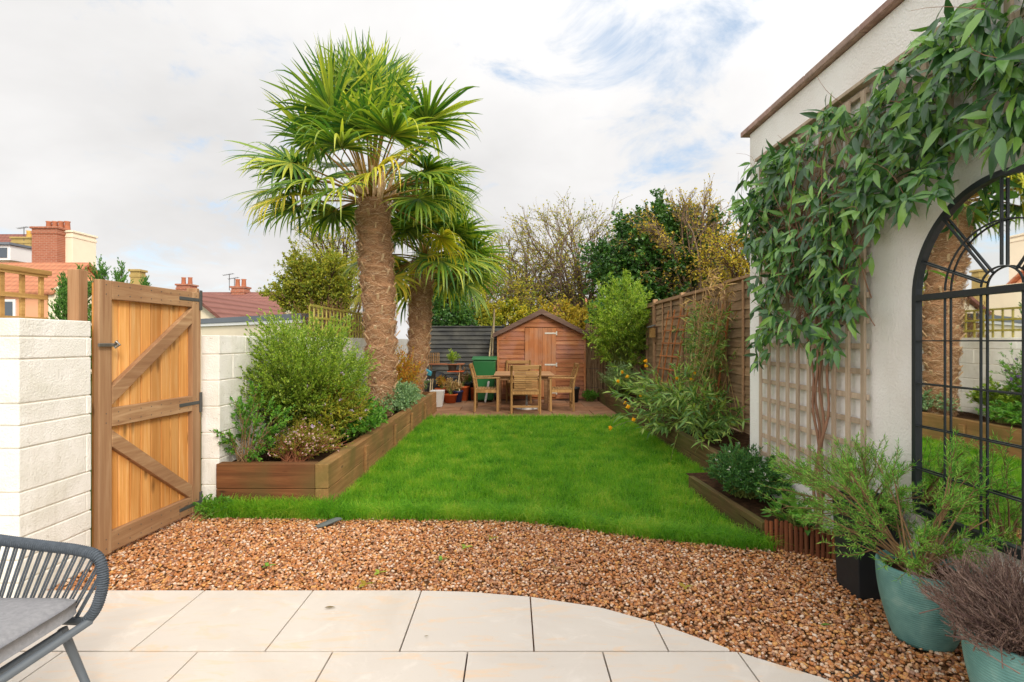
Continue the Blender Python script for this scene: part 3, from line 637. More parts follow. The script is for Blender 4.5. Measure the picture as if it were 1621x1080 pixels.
# ================================================================ SHED
SX0, SX1, SY, SD = -.335, 1.705, 12.5, 1.9
t = thing('garden_shed', 'small reddish brown wooden shed with pitched roof at the garden end', 'shed', ((SX0+SX1)/2, SY, 0))
cx = (SX0+SX1)/2; EZ, AZ = 1.56, 2.08; hw = (SX1-SX0)/2; DX0, DX1, DZ = .30, 1.02, 1.70
def half(z): return hw if z <= EZ else hw*(AZ-z)/(AZ-EZ)
mb = MB(); z = .06; bh = .104
while z < AZ-.02:
    z1 = min(z+bh, AZ-.01)
    segs = []
    if z < DZ-.01: segs = [(-1, DX0-.002), (DX1+.002, 1)]
    else: segs = [(-1, 1)]
    for a, b in segs:
        if z < DZ < z1 and a == -1 and b == 1: pass
        l0 = cx-half(z) if a == -1 else a; l1 = cx-half(z1) if a == -1 else a; r0 = cx+half(z) if b == 1 else b; r1 = cx+half(z1) if b == 1 else b
        zz1 = z1-.006
        v = [(l0, SY-.006, z), (r0, SY-.006, z), (r0, SY+.02, z), (l0, SY+.02, z), (l1, SY+.006, zz1), (r1, SY+.006, zz1), (r1, SY+.02, zz1), (l1, SY+.02, zz1)]
        mb.add(v, BOXF)
    z += bh
mb.build('front_boards', M['shed'], t, .002)
mb = MB(); mb.prism([(SX0+.01, .04), (SX1-.01, .04), (SX1-.01, EZ), (cx, AZ-.02), (SX0+.01, EZ)], 'y', SY+.022, SY+SD); mb.build('wall', M['shed'], t)
for xx in (SX0-.012, SX1-.03): MB().box((xx, SY-.02, .03), (xx+.042, SY+.03, EZ-.02)).build('corner_post', M['shed_door'], t, .003)
d = MB(); nb = 7
for i in range(nb): x0 = DX0+(DX1-DX0)*i/nb; d.box((x0+.0015, SY-.026, .10), (x0+(DX1-DX0)/nb-.0015, SY-.008, DZ))
door = d.build('door', M['shed_door'], t, .002)
for z in (1.58, .85, .2):
    h = MB().box((DX1-.26, SY-.034, z-.018), (DX1+.02, SY-.0262, z+.018)).box((DX1+.0, SY-.036, z-.045), (DX1+.03, SY-.027, z+.045)); h.build('hinge', M['pale_metal'], door, .001)
MB().box((SX0-.01, SY-.03, .0), (SX1+.01, SY+SD, .035)).build('floor_bearer', M['barge'], t)
sl_ = math.atan2(AZ-EZ, hw)
for s in (-1, 1):
    ov = hw+.10; e = (cx+s*ov, AZ+.03-(AZ-EZ)/hw*ov); mb = MB()
    v = [(cx, SY-.10, AZ+.03), (e[0], SY-.10, e[1]), (e[0], SY+SD+.1, e[1]), (cx, SY+SD+.1, AZ+.03)]
    v += [(a, b, c+.028) for a, b, c in v]; mb.add(v, BOXF); mb.build('roof', M['felt'], t, .003)
    mb = MB(); v = [(cx, SY-.125, AZ-.055), (e[0]+s*.01, SY-.125, e[1]-.065), (e[0]+s*.01, SY-.125, e[1]+.035), (cx, SY-.125, AZ+.065)]; v += [(a, b+.022, c) for a, b, c in v]
    mb.add(v, [(0, 1, 2, 3), (7, 6, 5, 4), (0, 4, 5, 1), (1, 5, 6, 2), (2, 6, 7, 3), (3, 7, 4, 0)]); mb.build('bargeboard', M['barge'], t, .002)

# ================================================================ PLANTS: generators
def stems_to(base, targets, K=5, sag=.15, up=.35, spread=.05):
    n = len(targets); B = np.tile(np.array(base, float), (n, 1)); B[:, :2] += rng.normal(0, spread, (n, 2)); mid = B*.5+targets*.5
    mid[:, 2] += (targets[:, 2]-B[:, 2])*up; mid += rng.normal(0, .05, (n, 3))*np.linalg.norm(targets-B, axis=1)[:, None]
    return bez(B, mid, targets, K)
def ell(n, c, r, shell=.45, lo=-1.):
    d = rnd_dir(n*3); d = d[d[:, 2] > lo][:n]; q = rng.uniform(shell, 1, len(d))**.7; return np.array(c)+d*q[:, None]*np.array(r)
def kids(C, per, t0, t1, length, spread=.8, up=.3, K=4, outc=None, curv=.2):
    """children curves branching off curves C (N,K,3)"""
    n, k, _ = C.shape; idx = np.repeat(np.arange(n), per); t = rng.uniform(t0, t1, len(idx))*(k-1); i = np.minimum(t.astype(int), k-2); fr = (t-i)[:, None]
    p = C[idx, i]*(1-fr)+C[idx, i+1]*fr; tg = unit(C[idx, i+1]-C[idx, i]); d = tg+rnd_dir(len(idx))*spread; d[:, 2] += up
    if outc is not None: d += unit(p-np.array(outc))*.5
    d = unit(d); L = length*rng.uniform(.5, 1.2, len(idx))[:, None]; e = p+d*L; m = p+d*L*.5+rnd_dir(len(idx))*L*curv
    return bez(p, m, e, K)
def leaf_pts(C, per, t0=.1, t1=1., spread=.8, up=.2):
    n, k, _ = C.shape; idx = np.repeat(np.arange(n), per); t = rng.uniform(t0, t1, len(idx))*(k-1); i = np.minimum(t.astype(int), k-2); fr = (t-i)[:, None]
    p = C[idx, i]*(1-fr)+C[idx, i+1]*fr; d = unit(C[idx, i+1]-C[idx, i])+rnd_dir(len(idx))*spread; d[:, 2] += up; return p, unit(d)
def taper(n, K, r0, r1): return np.tile(np.linspace(r0, r1, K), (n, 1))
def shrub(name, label, cat, base, c, r, nst, ntw, twl, nlf, L, W, lm, sm, seg=1, sr=.005, up=.3, lup=.2, curl=.25, shell=.4, lo=-.3, group=None, jit=.5, t1=.3, flowers=None, lsp=.8, fill=0, parts=('stems', 'leaves')):
    t = thing(name, label, cat, base, group)
    T = ell(nst, c, r, shell, lo); C1 = stems_to(base, T); C2 = kids(C1, ntw, t1, 1., twl, .8, up, 4, c)
    mb = MB(); tubes(mb, C1, taper(len(C1), 5, sr, sr*.4), 4); tubes(mb, C2, taper(len(C2), 4, sr*.4, sr*.15), 3); mb.build(parts[0], sm, t)
    p, d = leaf_pts(C2, nlf, .1, 1., lsp, lup); mb = MB(); n = len(p)
    if fill:
        q = ell(fill, c, np.array(r)*.92, .2, lo); p = np.concatenate([p, q]); d = np.concatenate([d, unit(q-np.array(c)+rnd_dir(len(q))*.6)]); n = len(p)
    leaves(mb, p, d, L*rng.uniform(.6, 1.25, n), W*rng.uniform(.7, 1.2, n), seg, curl, .25, jit); mb.build(parts[1], lm, t)
    if flowers:
        nf, fs, fm = flowers; ends = C2[rng.choice(len(C2), min(nf, len(C2)), False), -1]
        if nf <= 100:
            for e_ in ends: mb = MB(); flower_heads(mb, e_[None], fs); mb.build('flower', fm, t)
        else: mb = MB(); flower_heads(mb, ends, fs); tag(mb.build('flowers', fm, t), kind='stuff')
    return t
def flower_heads(mb, ends, fs, pet=6):
    n = len(ends); idx = np.repeat(np.arange(n), pet); d = unit(rnd_dir(len(idx))+np.array([0, -.4, .7])); leaves(mb, ends[idx], d, fs*rng.uniform(.6, 1.1, len(idx)), fs*.8, 1, .1, .3, 1.)
def tree(name, label, base, fork, c, r, nl, nb, nt_, nlf, L, W, lm, bm, tr=.12, seg=1, shell=.35, lo=-.5, group=None, ntwl=.8, fill=0, lup=0., cat='tree', blen=None, up=.25, minr=.006):
    t = thing(name, label, cat, base, group); base = np.array(base, float); fork = np.array(fork, float)
    T = ell(nl, c, np.array(r)*.75, shell, lo); K = 6; n = len(T); Fk = np.tile(fork, (n, 1)); Fk = Fk+(base-Fk)*rng.uniform(0, .35, (n, 1)); mid = Fk*.5+T*.5; mid += rng.normal(0, .12, (n, 3))*np.linalg.norm(T-Fk, axis=1)[:, None]; mid[:, 2] += .15*(T[:, 2]-Fk[:, 2])
    C1 = bez(Fk, mid, T, K); rad = float(np.mean(r)); bl = blen or rad*.45
    C2 = kids(C1, nb, .25, 1., bl, .8, up, 5, c, .25); C3 = kids(C2, nt_, .2, 1., bl*.55*ntwl, .9, up*.7, 4, c, .25)
    mb = MB(); tubes(mb, bez(base[None], (base*.5+fork*.5+np.array((.1, 0, 0)))[None], fork[None], 6), taper(1, 6, tr, tr*.75), 8)
    tubes(mb, C1, taper(n, K, tr*.55, tr*.16), 5); tubes(mb, C2, taper(len(C2), 5, max(minr, tr*.13), minr*.8), 4); mb.build('trunk', bm, t)
    mb = MB(); tubes(mb, C3, taper(len(C3), 4, minr*.8, minr*.35), 3); mb.build('twigs', bm, t)
    p, d = leaf_pts(C3, nlf, .1, 1.05, 1., lup)
    if fill: q = ell(fill, c, np.array(r)*.9, .25, -.9); q += rng.normal(0, .05, q.shape)*rad; p = np.concatenate([p, q]); d = np.concatenate([d, rnd_dir(len(q))])
    mb = MB(); leaves(mb, p, d, L*rng.uniform(.6, 1.2, len(p)), W*rng.uniform(.7, 1.2, len(p)), seg, .2, .2, .9); mb.build('crown', lm, t); return t

# ================================================================ PALMS
M['fibre'] = None
m = Mt('palm_fibre', .9, .1); n_ = m.noise(60, 6, m.map((1, 1, 3)), .5, .7); n2_ = m.noise(6, 4)
c = m.ramp(n_, [(.3, '74502F'), (.5, 'B48862'), (.7, 'D6B08C')]); c = m.mix(m.math('MULTIPLY', n2_, .4), c, hexc('7A5644')); M['fibre'] = m.bump(n_, .9, .02).col(c)
m = Mt('palm_fibre_strands', .9, .1); M['strand'] = m.col(m.ramp(m.island(), [(.1, '8E6A52'), (.4, 'C49872'), (.7, 'DAB690'), (.95, 'EAD0B0')]))
M['stub'] = wood('palm_leaf_base', ('B08A62', 'CDAC86', 'E6D2B4'), 'z', .8, .4, False)
M['petiole'] = plain('palm_petiole', '8A6A28', .6, .3, .35, 6)
M['frond'] = leafmat('palm_frond_green', [(.035, .10, .02), (.08, .17, .025), (.20, .28, .035), (.42, .43, .06)], .35, .4, .5, None, 1.4)
M['frond_y'] = leafmat('palm_frond_yellowing', [(.25, .30, .03), (.45, .42, .04), (.62, .48, .05)], .4, .4, .4)
def trunk(t, base, top, r0, rings, nfib, lean=(0, 0)):
    base = np.array(base, float); top = np.array(top, float); hh = top[2]-base[2]; nz, na = int(hh*34), 40
    Z = np.linspace(0, 1, nz); A = np.linspace(0, 2*pi, na, endpoint=False); ZZ, AA = np.meshgrid(Z, A, indexing='ij')
    ph = ZZ*rings+.35*np.sin(AA*1+1)+.18*np.sin(AA*3+ZZ*9); fr = ph-np.floor(ph)
    prof = np.interp(ZZ, [0, .08, .3, .6, .9, 1], [.60, .80, .93, 1.0, 1.08, .92])
    rr = r0*prof*(1+.26*(fr**1.3)-.14+.03*np.sin(AA*7+ph*4)+.03*rng.normal(size=ZZ.shape)); cxy = base[:2]+(top[:2]-base[:2])*ZZ[..., None]+np.stack([.03*np.sin(ZZ*5), .02*np.sin(ZZ*4)], -1)
    v = np.stack([cxy[..., 0]+rr*np.cos(AA), cxy[..., 1]+rr*np.sin(AA), base[2]+ZZ*hh], -1); i, j = np.meshgrid(np.arange(nz-1), np.arange(na), indexing='ij'); j2 = (j+1) % na
    MB().add(v.reshape(-1, 3), np.stack([i*na+j, i*na+j2, (i+1)*na+j2, (i+1)*na+j], -1).reshape(-1, 4), True).build('trunk', M['fibre'], t)
    n = nfib; u = rng.uniform(0, 1, n)**.95; a = rng.uniform(0, 2*pi, n); fp = (u*rings+.35*np.sin(a+1)+.18*np.sin(3*a+u*9)); frc = fp-np.floor(fp)
    r = r0*np.interp(u, [0, .08, .3, .6, .9, 1], [.60, .80, .93, 1.0, 1.08, .92])*(.86+.26*frc**1.3); da = rng.choice([-1, 1], n)*rng.uniform(.15, .7, n); dz = rng.normal(-.015, .028, n)
    K = 5; C = np.zeros((n, K, 3)); drop = rng.uniform(0, .03, n)
    for k in range(K):
        s = k/(K-1); aa = a+da*s; rk = r*(.985+.07*s*(1+.6*rng.uniform(0, 1, n))); zz = u*hh+dz*s-drop*s*s
        uu = np.clip(zz/hh, 0, 1); cx_ = base[0]+(top[0]-base[0])*uu+.03*np.sin(uu*5); cy_ = base[1]+(top[1]-base[1])*uu+.02*np.sin(uu*4)
        C[:, k] = np.stack([cx_+rk*np.cos(aa), cy_+rk*np.sin(aa), base[2]+zz], -1)
    tubes(mb := MB(), C, np.tile(np.linspace(.0028, .001, K), (n, 1)), 3); mb.build('fibres', M['strand'], t)
    ns = int(rings*7); u = (np.arange(ns)+.5)/ns; a = np.arange(ns)*2.399+rng.normal(0, .2, ns)
    for uu, aa in zip(u, a):
        r = r0*np.interp(uu, [0, .08, .3, .6, .9, 1], [.60, .80, .93, 1.0, 1.08, .92]); d = np.array((cos(aa), sin(aa), 0)); q = base+np.array((0, 0, uu*hh)); q[:2] += (top[:2]-base[:2])*uu+np.array([.03*sin(uu*5), .02*sin(uu*4)])
        L = rng.uniform(.05, .10); mb = MB(); mb.beam(q+d*r*.97+np.array((0, 0, -.01)), q+d*(r*1.04+L*.55)+np.array((0, 0, L*.8)), .035*rng.uniform(.5, 1), .012, up=d); mb.build('leaf_base', M['stub'], t)
def frond(t, origin, az, el, plen, flen, mat, droop=.5, nseg=42, fan=130, roll=0.):
    o = np.array(origin, float); h = np.array((cos(az), sin(az), 0)); up = np.array((0, 0, 1.)); d0 = h*cos(el)+up*sin(el)
    tip = o+d0*plen-up*plen*.10*cos(el); mid = o+d0*plen*.5+up*.05
    d = unit(unit(tip-mid)-up*.35*droop); side = unit(np.cross(d, up) if abs(d[2]) < .97 else np.array((-sin(az), cos(az), 0))); nrm = np.cross(side, d)
    cr, sr = cos(roll), sin(roll); side, nrm = side*cr+nrm*sr, nrm*cr-side*sr
    pet = MB(); tubes(pet, bez(o[None], mid[None], tip[None], 5), taper(1, 5, .016, .009), 5)
    ang = np.linspace(-R_(fan), R_(fan), nseg)+rng.normal(0, .03, nseg); Ls = flen*(.74+.28*np.cos(ang*.6))*rng.uniform(.82, 1.1, nseg)
    K = 10; ts = np.linspace(.02, 1, K); W = .0165*flen/.6; wd = W*np.array([.45, .85, 1.05, 1., .9, .8, .68, .5, .3, .04])
    V = np.zeros((nseg, K, 3, 3)); dirs = np.cos(ang)[:, None]*d+np.sin(ang)[:, None]*side
    sd_ = -np.sin(ang)[:, None]*d+np.cos(ang)[:, None]*side
    tw = rng.normal(0, .35, nseg)[:, None]; 
    dr = droop*rng.uniform(.5, 1.5, nseg); kink = rng.uniform(.38, .75, nseg); hang = rng.uniform(0, 1, nseg) < (.08+.85*droop)
    pos = np.tile(tip, (nseg, 1)); cur = unit(dirs+nrm*.16+rng.normal(0, .03, (nseg, 3))); step = Ls/(K-1)
    for k in range(K):
        s = ts[k]; cup = nrm*.4; c = pos.copy(); ss_ = sd_+nrm*tw*s
        V[:, k, 0] = c+ss_*wd[k]-cup*wd[k]*.5; V[:, k, 1] = c+cup*wd[k]*.5; V[:, k, 2] = c-ss_*wd[k]-cup*wd[k]*.5
        g = np.where(s > kink, np.where(hang, 1.5, .25), .05)*dr+.15*s*dr
        cur = unit(cur-up*g[:, None]*.75); pos = pos+cur*step[:, None]
    b = ((np.arange(nseg)[:, None, None]*K+np.arange(K-1)[None, :, None])*3+np.array([0, 1])[None, None]).ravel()
    MB().add(V.reshape(-1, 3), np.stack([b, b+1, b+4, b+3], -1), True).build('frond', mat, t)
    return pet
def frond_set(t, top, n, plen, flen, yel=(), rr=.12, tall=1., elr=(84, 96), seedaz=0.):
    pets = MB()
    for k in range(n):
        u = (k+.5)/n; az = k*2.39996+seedaz+rng.normal(0, .2); el = R_(elr[0])-R_(elr[1])*(u**1.05)+rng.normal(0, .12)
        pl = plen*(1.12-.22*u)*rng.uniform(.82, 1.18)*(tall if u < .5 else 1); fl = flen*rng.uniform(.85, 1.1)
        og = np.array(top)+np.array((cos(az)*rr*u, sin(az)*rr*u, .12*(1-u)-.05*u)); mat = M['frond_y'] if k in yel else M['frond']
        q = frond(t, og, az, el, pl, fl, mat, .07+.66*u**1.1, 42, 125, rng.normal(0, .35)); pets.v += q.v
        for key, fl_ in q.f.items(): pets.f.setdefault(key, []).extend([ff+pets.n for ff in fl_])
        pets.n += q.n
    pets.build('petioles', M['petiole'], t)
p1 = P(592, 655, 7.6); t = thing('palm_tree', 'taller nearer fan palm with thick shaggy brown trunk', 'palm', (p1[0], 7.6, .33))
top1 = P(594, 318, 7.6); trunk(t, (P(602, 0, 7.6)[0], 7.6, .30), top1, .222, 13, 6500)
frond_set(t, (top1[0]-.06, 7.6, top1[2]+.02), 56, 1.02, .76, (50, 54, 44), .14, 1.16, (88, 96))
mb = MB()
for k in range(34):  # tan upright sheath strips at the crown base
    a = rng.uniform(0, 2*pi); q = np.array(top1)+np.array((cos(a)*.17, sin(a)*.17, rng.uniform(-.15, .1))); mb.beam(q, q+np.array((cos(a)*.18, sin(a)*.18, rng.uniform(.2, .45))), .035, .008, up=(cos(a), sin(a), 0))
mb.build('sheaths', M['stub'], t, .002)
p2 = P(655, 620, 9.5); t = thing('palm_tree', 'shorter palm with slimmer trunk standing behind the tall one', 'palm', (p2[0], 9.5, .33))
top2 = P(672, 415, 9.5); trunk(t, (P(652, 0, 9.5)[0], 9.5, .30), top2, .19, 12, 3600)
frond_set(t, (top2[0]+.02, 9.5, top2[2]+.05), 46, .80, .76, (38, 34, 41, 43, 30), .12, 1.0, (74, 100), seedaz=1.)

# ================================================================ CLEMATIS
def inpoly(pt, poly):
    x, y = pt.T; ins = np.zeros(len(x), bool); n = len(poly)
    for i in range(n):
        x0, y0 = poly[i]; x1, y1 = poly[(i+1) % n]; c = ((y0 > y) != (y1 > y))&(x < (x1-x0)*(y-y0)/((y1-y0) or 1e-9)+x0); ins ^= c
    return ins
cpoly = [(1160, 275), (1190, 255), (1240, 225), (1275, 215), (1310, 165), (1360, 160), (1400, 105), (1440, 85), (1490, 25), (1530, -10), (1600, -40), (1700, -100), (1700, 250), (1640, 235), (1590, 225), (1560, 210), (1520, 235), (1500, 300), (1462, 320), (1440, 345), (1425, 300), (1400, 330), (1385, 400), (1368, 420), (1358, 500), (1365, 530), (1335, 535), (1320, 580), (1300, 560), (1265, 540), (1240, 530), (1225, 560), (1200, 580), (1188, 520), (1190, 440), (1182, 380), (1170, 340), (1160, 310)]
def wallpt(px, py, off):
    X = WX-off; Y = X*F/(px-810.5); return np.stack([X, Y, H-(py-540)/F*Y], -1)
t = thing('climbing_clematis', 'evergreen clematis with long glossy leaves covering the wall trellis', 'climber', (WX-.1, 3.6, .1))
n = 9000; q = np.stack([rng.uniform(1150, 1700, n), rng.uniform(-100, 620, n)], -1); q = q[inpoly(q, cpoly)]
Yq = WX*F/(q[:, 0]-810.5); keep = rng.uniform(0, 1, len(q)) < (Yq/5.2)**2.6*1.5; q = q[keep]
# thinner where the photograph shows bare lattice
bare = ((q[:, 0] > 1255)&(q[:, 0] < 1345)&(q[:, 1] > 195)&(q[:, 1] < 285))|((q[:, 1] < 80)&(q[:, 0] > 1560)&(rng.uniform(0, 1, len(q)) < .3)); q = q[~bare | (rng.uniform(0, 1, len(q)) < .25)]
cl = np.sin(q[:, 0]*.035+1)*np.sin(q[:, 1]*.041+q[:, 0]*.013); q = q[(rng.uniform(0, 1, len(q)) < np.where(q[:, 1] > 480, .35, 1.)*np.where(cl < -.25, .35, 1.))][:1350]; nn = len(q); off = .04+.22*rng.uniform(0, 1, nn)**1.2
node = wallpt(q[:, 0], q[:, 1], off)
idx = np.repeat(np.arange(nn), 3); p = node[idx]; k3 = np.tile([-1, 0, 1], nn); az = rng.normal(0, .5, nn)[idx]
d = np.stack([-.35+rng.normal(0, .25, len(idx)), k3*.6+az*.8, -.62+rng.normal(0, .5, len(idx))], -1)
M['clem_stem'] = plain('clematis_stems', '94705A', .85, .1, .3, 20)
M['clematis'] = leafmat('clematis_leaves', [(.03, .08, .03), (.045, .115, .038), (.06, .15, .04), (.10, .22, .05), (.17, .31, .06)], .27, .25, .7, gain=1.45)
mb = MB(); leaves(mb, p, d, rng.uniform(.075, .155, len(idx)), rng.uniform(.026, .044, len(idx)), 3, .22, .35, .5, up=np.tile([-1., -.35, .5], (len(idx), 1))); mb.build('leaves', M['clematis'], t)
# woody main stems up from the ground
for k in range(4):
    b0 = np.array((WX-.10, 3.58+.02*k-.03, .08)); pts = []
    for s in np.linspace(0, 1, 24): pts.append(b0+np.array((.02*sin(s*13+k*1.3), .030*sin(s*11+k*1.7)+.02*sin(s*23+k)+s**3*.16*(k-1.5), s*1.75)))
    MB().tube(pts, np.linspace(.011, .006, 24), 6).build('main_stem', M['clem_stem'], t)
mb = MB()
j = rng.choice(np.where(q[:, 0] < 1400)[0], 150, False); e = node[j]; b0 = np.stack([np.full(150, WX-.07), 3.65+rng.normal(0, .25, 150), rng.uniform(1.4, 2.4, 150)], -1); md = (b0+e)/2+rng.normal(0, .12, (150, 3)); md[:, 0] = np.minimum(md[:, 0], WX-.04)
tubes(mb, bez(b0, md, e, 7), taper(150, 7, .004, .0018), 4)
ne = node[rng.choice(nn, 60, False)]; e2 = ne+np.stack([rng.normal(-.06, .05, 60), rng.normal(0, .15, 60), rng.uniform(-.05, .25, 60)], -1); tubes(mb, bez(ne, (ne+e2)/2+rng.normal(0, .04, (60, 3)), e2, 5), taper(60, 5, .002, .0008), 3)
mb.build('stems', M['clem_stem'], t)

# ================================================================ POTS AND THEIR PLANTS
def round_pot(label, loc, group):
    t = thing('plant_pot', label, 'pot', loc, group)
    z = np.linspace(0, 1, 22); prof = [(.0, .003), (.105, .003)]+[(.118+.070*np.sin(q*pi*.5)**.9, q*.345) for q in z]+[(.186, .352), (.174, .352), (.17, .31), (.0, .305)]
    prof = np.array(prof); MB().lathe(prof, loc, 48).build('pot', M['teal'], t); MB().lathe([(.0, .318), (.1, .32), (.171, .311)], loc, 24).build('soil', M['soil'], t); return t
round_pot('large ribbed teal pot holding the green feathery shrub', (1.93, 2.52, 0), 'teal pots by the wall')
pt2 = round_pot('nearest ribbed teal pot, under the brown dried heather', (1.83, 1.90, 0), 'teal pots by the wall')
t = thing('tall_planter', 'tall black tapering planter between log edging and teal pot', 'pot', (1.95, 3.08, 0))
mb = MB(); cx0, cy0 = 1.975, 3.0; rings_ = [(.10, 0), (.118, .50), (.13, .50), (.13, .53), (.112, .53), (.10, .47), (.0, .47)]
v = []; 
for r_, z_ in rings_: v += [(cx0-r_, cy0-r_, z_), (cx0+r_, cy0-r_, z_), (cx0+r_, cy0+r_, z_), (cx0-r_, cy0+r_, z_)]
mb.add(v, [(i*4+j, i*4+(j+1) % 4, i*4+4+(j+1) % 4, i*4+4+j) for i in range(len(rings_)-1) for j in range(4)]); mb.build('planter', M['blackpot'], t, .004)
M['feather'] = leafmat('feathery_leaves', [(.06, .20, .03), (.12, .33, .04), (.20, .42, .07), (.30, .46, .10)], .5, .35, .3)
M['twig_brown'] = plain('twig_brown', '7E6A58', .9, .1, .3, 12)
M['twig_tan'] = plain('tan_twigs', '8A6E4E', .85, .1, .3, 20)
def feathery(label, base, c, r, nst, seed=0):
    t = thing('feathery_shrub', label, 'shrub', base); T = ell(nst, c, r, .5, -.6); C1 = stems_to(base, T, 6, up=.1, spread=.03); C2 = kids(C1, 7, .35, 1., .16, .6, .25, 4, c)
    mb = MB(); tubes(mb, C1, taper(len(C1), 6, .006, .002), 5); tubes(mb, C2, taper(len(C2), 4, .002, .001), 3); mb.build('stems', M['twig_tan'], t)
    p, d = leaf_pts(C2, 34, .15, 1., .9, .15); mb = MB(); leaves(mb, p, d, rng.uniform(.018, .038, len(p)), rng.uniform(.0028, .0045, len(p)), 1, .1, .1, 1.); mb.build('leaves', M['feather'], t)
feathery('fine leaved green shrub spreading from the larger teal pot', (1.90, 2.52, .31), (1.84, 2.54, .60), (.42, .42, .30), 40)
feathery('fine leaved green shrub arching out of the tall black planter', (1.97, 3.0, .47), (1.84, 2.96, .56), (.36, .42, .24), 40)
M['heather'] = leafmat('dried_heather', ['6A564C', '8E7466', 'AE9688', '7E6460'], .9, .1, .1)
t = thing('dried_heather', 'brown dried bushy heather spilling over the nearest teal pot', 'plant', (1.83, 1.90, .33))
T = ell(560, (1.86, 1.93, .43), (.31, .31, .17), .6, -.6); T += rng.normal(0, .02, T.shape); C1 = stems_to((1.83, 1.90, .31), T, 6, up=.05, spread=.08); C2 = kids(C1, 10, .35, 1., .06, .7, .4, 3, (1.83, 1.9, .4)); mb = MB(); tubes(mb, C1, taper(len(C1), 6, .0028, .001), 3); tubes(mb, C2, taper(len(C2), 3, .0013, .0007), 3)
mb.build('stems', M['heather'], t); p, d = leaf_pts(C2, 8, .1, 1, .5, .6); mb = MB(); leaves(mb, p, d, .009, .0022, 1, .1, .1, 1.); mb.build('leaves', M['heather'], t)

# ================================================================ RIGHT BED PLANTS
M['dkgreen'] = leafmat('dark_green_leaves', [(.02, .07, .02), (.04, .12, .03), (.07, .18, .035)], .45, .25, .4)
M['midgreen'] = leafmat('mid_green_leaves', [(.05, .15, .02), (.09, .24, .03), (.16, .33, .04)], .45, .35, .4)
M['limegreen'] = leafmat('lime_green_leaves', [(.09, .19, .015), (.19, .30, .03), (.36, .44, .06), (.06, .14, .02)], .4, .4, .5, .3)
M['sage'] = leafmat('sage_leaves', [(.12, .22, .11), (.20, .32, .16), (.28, .40, .20)], .6, .3, .3)
M['greygreen'] = leafmat('silver_green_leaves', [(.10, .17, .06), (.18, .26, .11), (.26, .34, .17)], .55, .3, .3)
M['midolive'] = leafmat('soft_green_leaves', [(.06, .14, .03), (.11, .21, .045), (.17, .28, .06), (.26, .34, .07)], .5, .3, .35)
M['ivy2'] = leafmat('deep_green_leaves', [(.03, .09, .025), (.05, .14, .035), (.09, .22, .05)], .4, .25, .4)
M['autumn'] = leafmat('autumn_leaves', [(.35, .16, .02), (.50, .30, .03), (.30, .32, .04), (.55, .20, .04)], .5, .4, .3)
M['yellow'] = leafmat('yellow_autumn_leaves', [(.38, .28, .03), (.56, .42, .06), (.22, .24, .03), (.34, .22, .03)], .5, .45, .3)
M['olive'] = leafmat('olive_leaves', [(.10, .15, .02), (.20, .24, .03), (.34, .30, .03), (.10, .16, .03)], .5, .4, .3, .5)
M['goldgreen'] = leafmat('golden_green_leaves', [(.09, .14, .015), (.20, .24, .025), (.40, .34, .03), (.52, .40, .04)], .5, .4, .3, .5)
M['ivy'] = leafmat('ivy_leaves', [(.02, .06, .014), (.035, .10, .02), (.06, .15, .025), (.12, .21, .03)], .35, .2, .5, .4)
M['straw'] = leafmat('straw_leaves', ['B09060', 'C8A878', '8E7048'], .7, .3, .2)
M['pinkbrown'] = leafmat('dry_seed_heads', ['A88468', 'C09A7E', '8E6E54'], .8, .3, .1)
M['white_f'] = leafmat('white_petals', ['F0EEE8', 'E2DDE0', 'F6F4F0'], .6, .3, .2); M['lilac_f'] = leafmat('lilac_petals', ['C9AFCB', 'E0CFE0', 'A78AB4'], .6, .3, .2)
M['pink_f'] = leafmat('pink_petals', ['E0B8C4', 'D89AAC', 'EED8DC'], .6, .3, .2); M['purple_f'] = leafmat('purple_petals', ['7A5AA0', '9A7CB8'], .6, .3, .2); M['yellow_f'] = leafmat('yellow_petals', ['F2C020', 'E8A010', 'F8D840'], .5, .3, .2)
shrub('candytuft', 'low dark evergreen mound with small white flowers under the trellis', 'plant', (1.95, 4.45, .12), (1.93, 4.42, .28), (.27, .56, .22), 200, 6, .07, 14, .032, .010, M['ivy2'], M['stem_green'], flowers=(70, .018, M['white_f']), fill=2500, lo=-.2, lup=.5)
shrub('broad_leaf_plant', 'broad leaved low plant behind the log edging', 'plant', (1.95, 3.72, .10), (1.93, 3.68, .17), (.2, .17, .12), 34, 1, .05, 3, .08, .045, M['midgreen'], M['stem_green'], seg=3, lo=0.)
# buddleia-like shrub with yellow globes
by = thing('yellow_flowered_shrub', 'arching grey green shrub with orange yellow flower balls on the right', 'shrub', (2.35, 6.8, .25))
T = np.concatenate([ell(46, (2.05, 6.8, .52), (.80, 1.25, .40), .6, -.5), ell(14, (2.0, 7.7, .72), (.7, .9, .42), .7, -.2)]); C1 = stems_to((2.4, 7.0, .25), T, 7, up=.25, spread=.18); C2 = kids(C1, 4, .3, 1., .18, .7, .1, 4, (2.3, 6.9, .4))
mb = MB(); tubes(mb, C1, taper(len(C1), 7, .006, .002), 4); tubes(mb, C2, taper(len(C2), 4, .002, .001), 3); mb.build('stems', M['stem_green'], by)
p, d = leaf_pts(C2, 6, .1, 1., .8, -.1); p2_, d2_ = leaf_pts(C1, 10, .3, 1., .9, -.1); p = np.concatenate([p, p2_]); d = np.concatenate([d, d2_]); mb = MB(); leaves(mb, p, d, rng.uniform(.08, .17, len(p)), rng.uniform(.018, .030, len(p)), 3, .25, .2, .6); mb.build('leaves', M['midolive'], by)
fp = [(1022, 572), (985, 590), (993, 597), (978, 604), (1014, 627), (1072, 600), (1095, 601), (1080, 607), (966, 678), (1060, 737), (994, 645), (1022, 580), (1100, 592), (990, 638), (1003, 665)]
sm_ = MB(); fl_lv = MB()
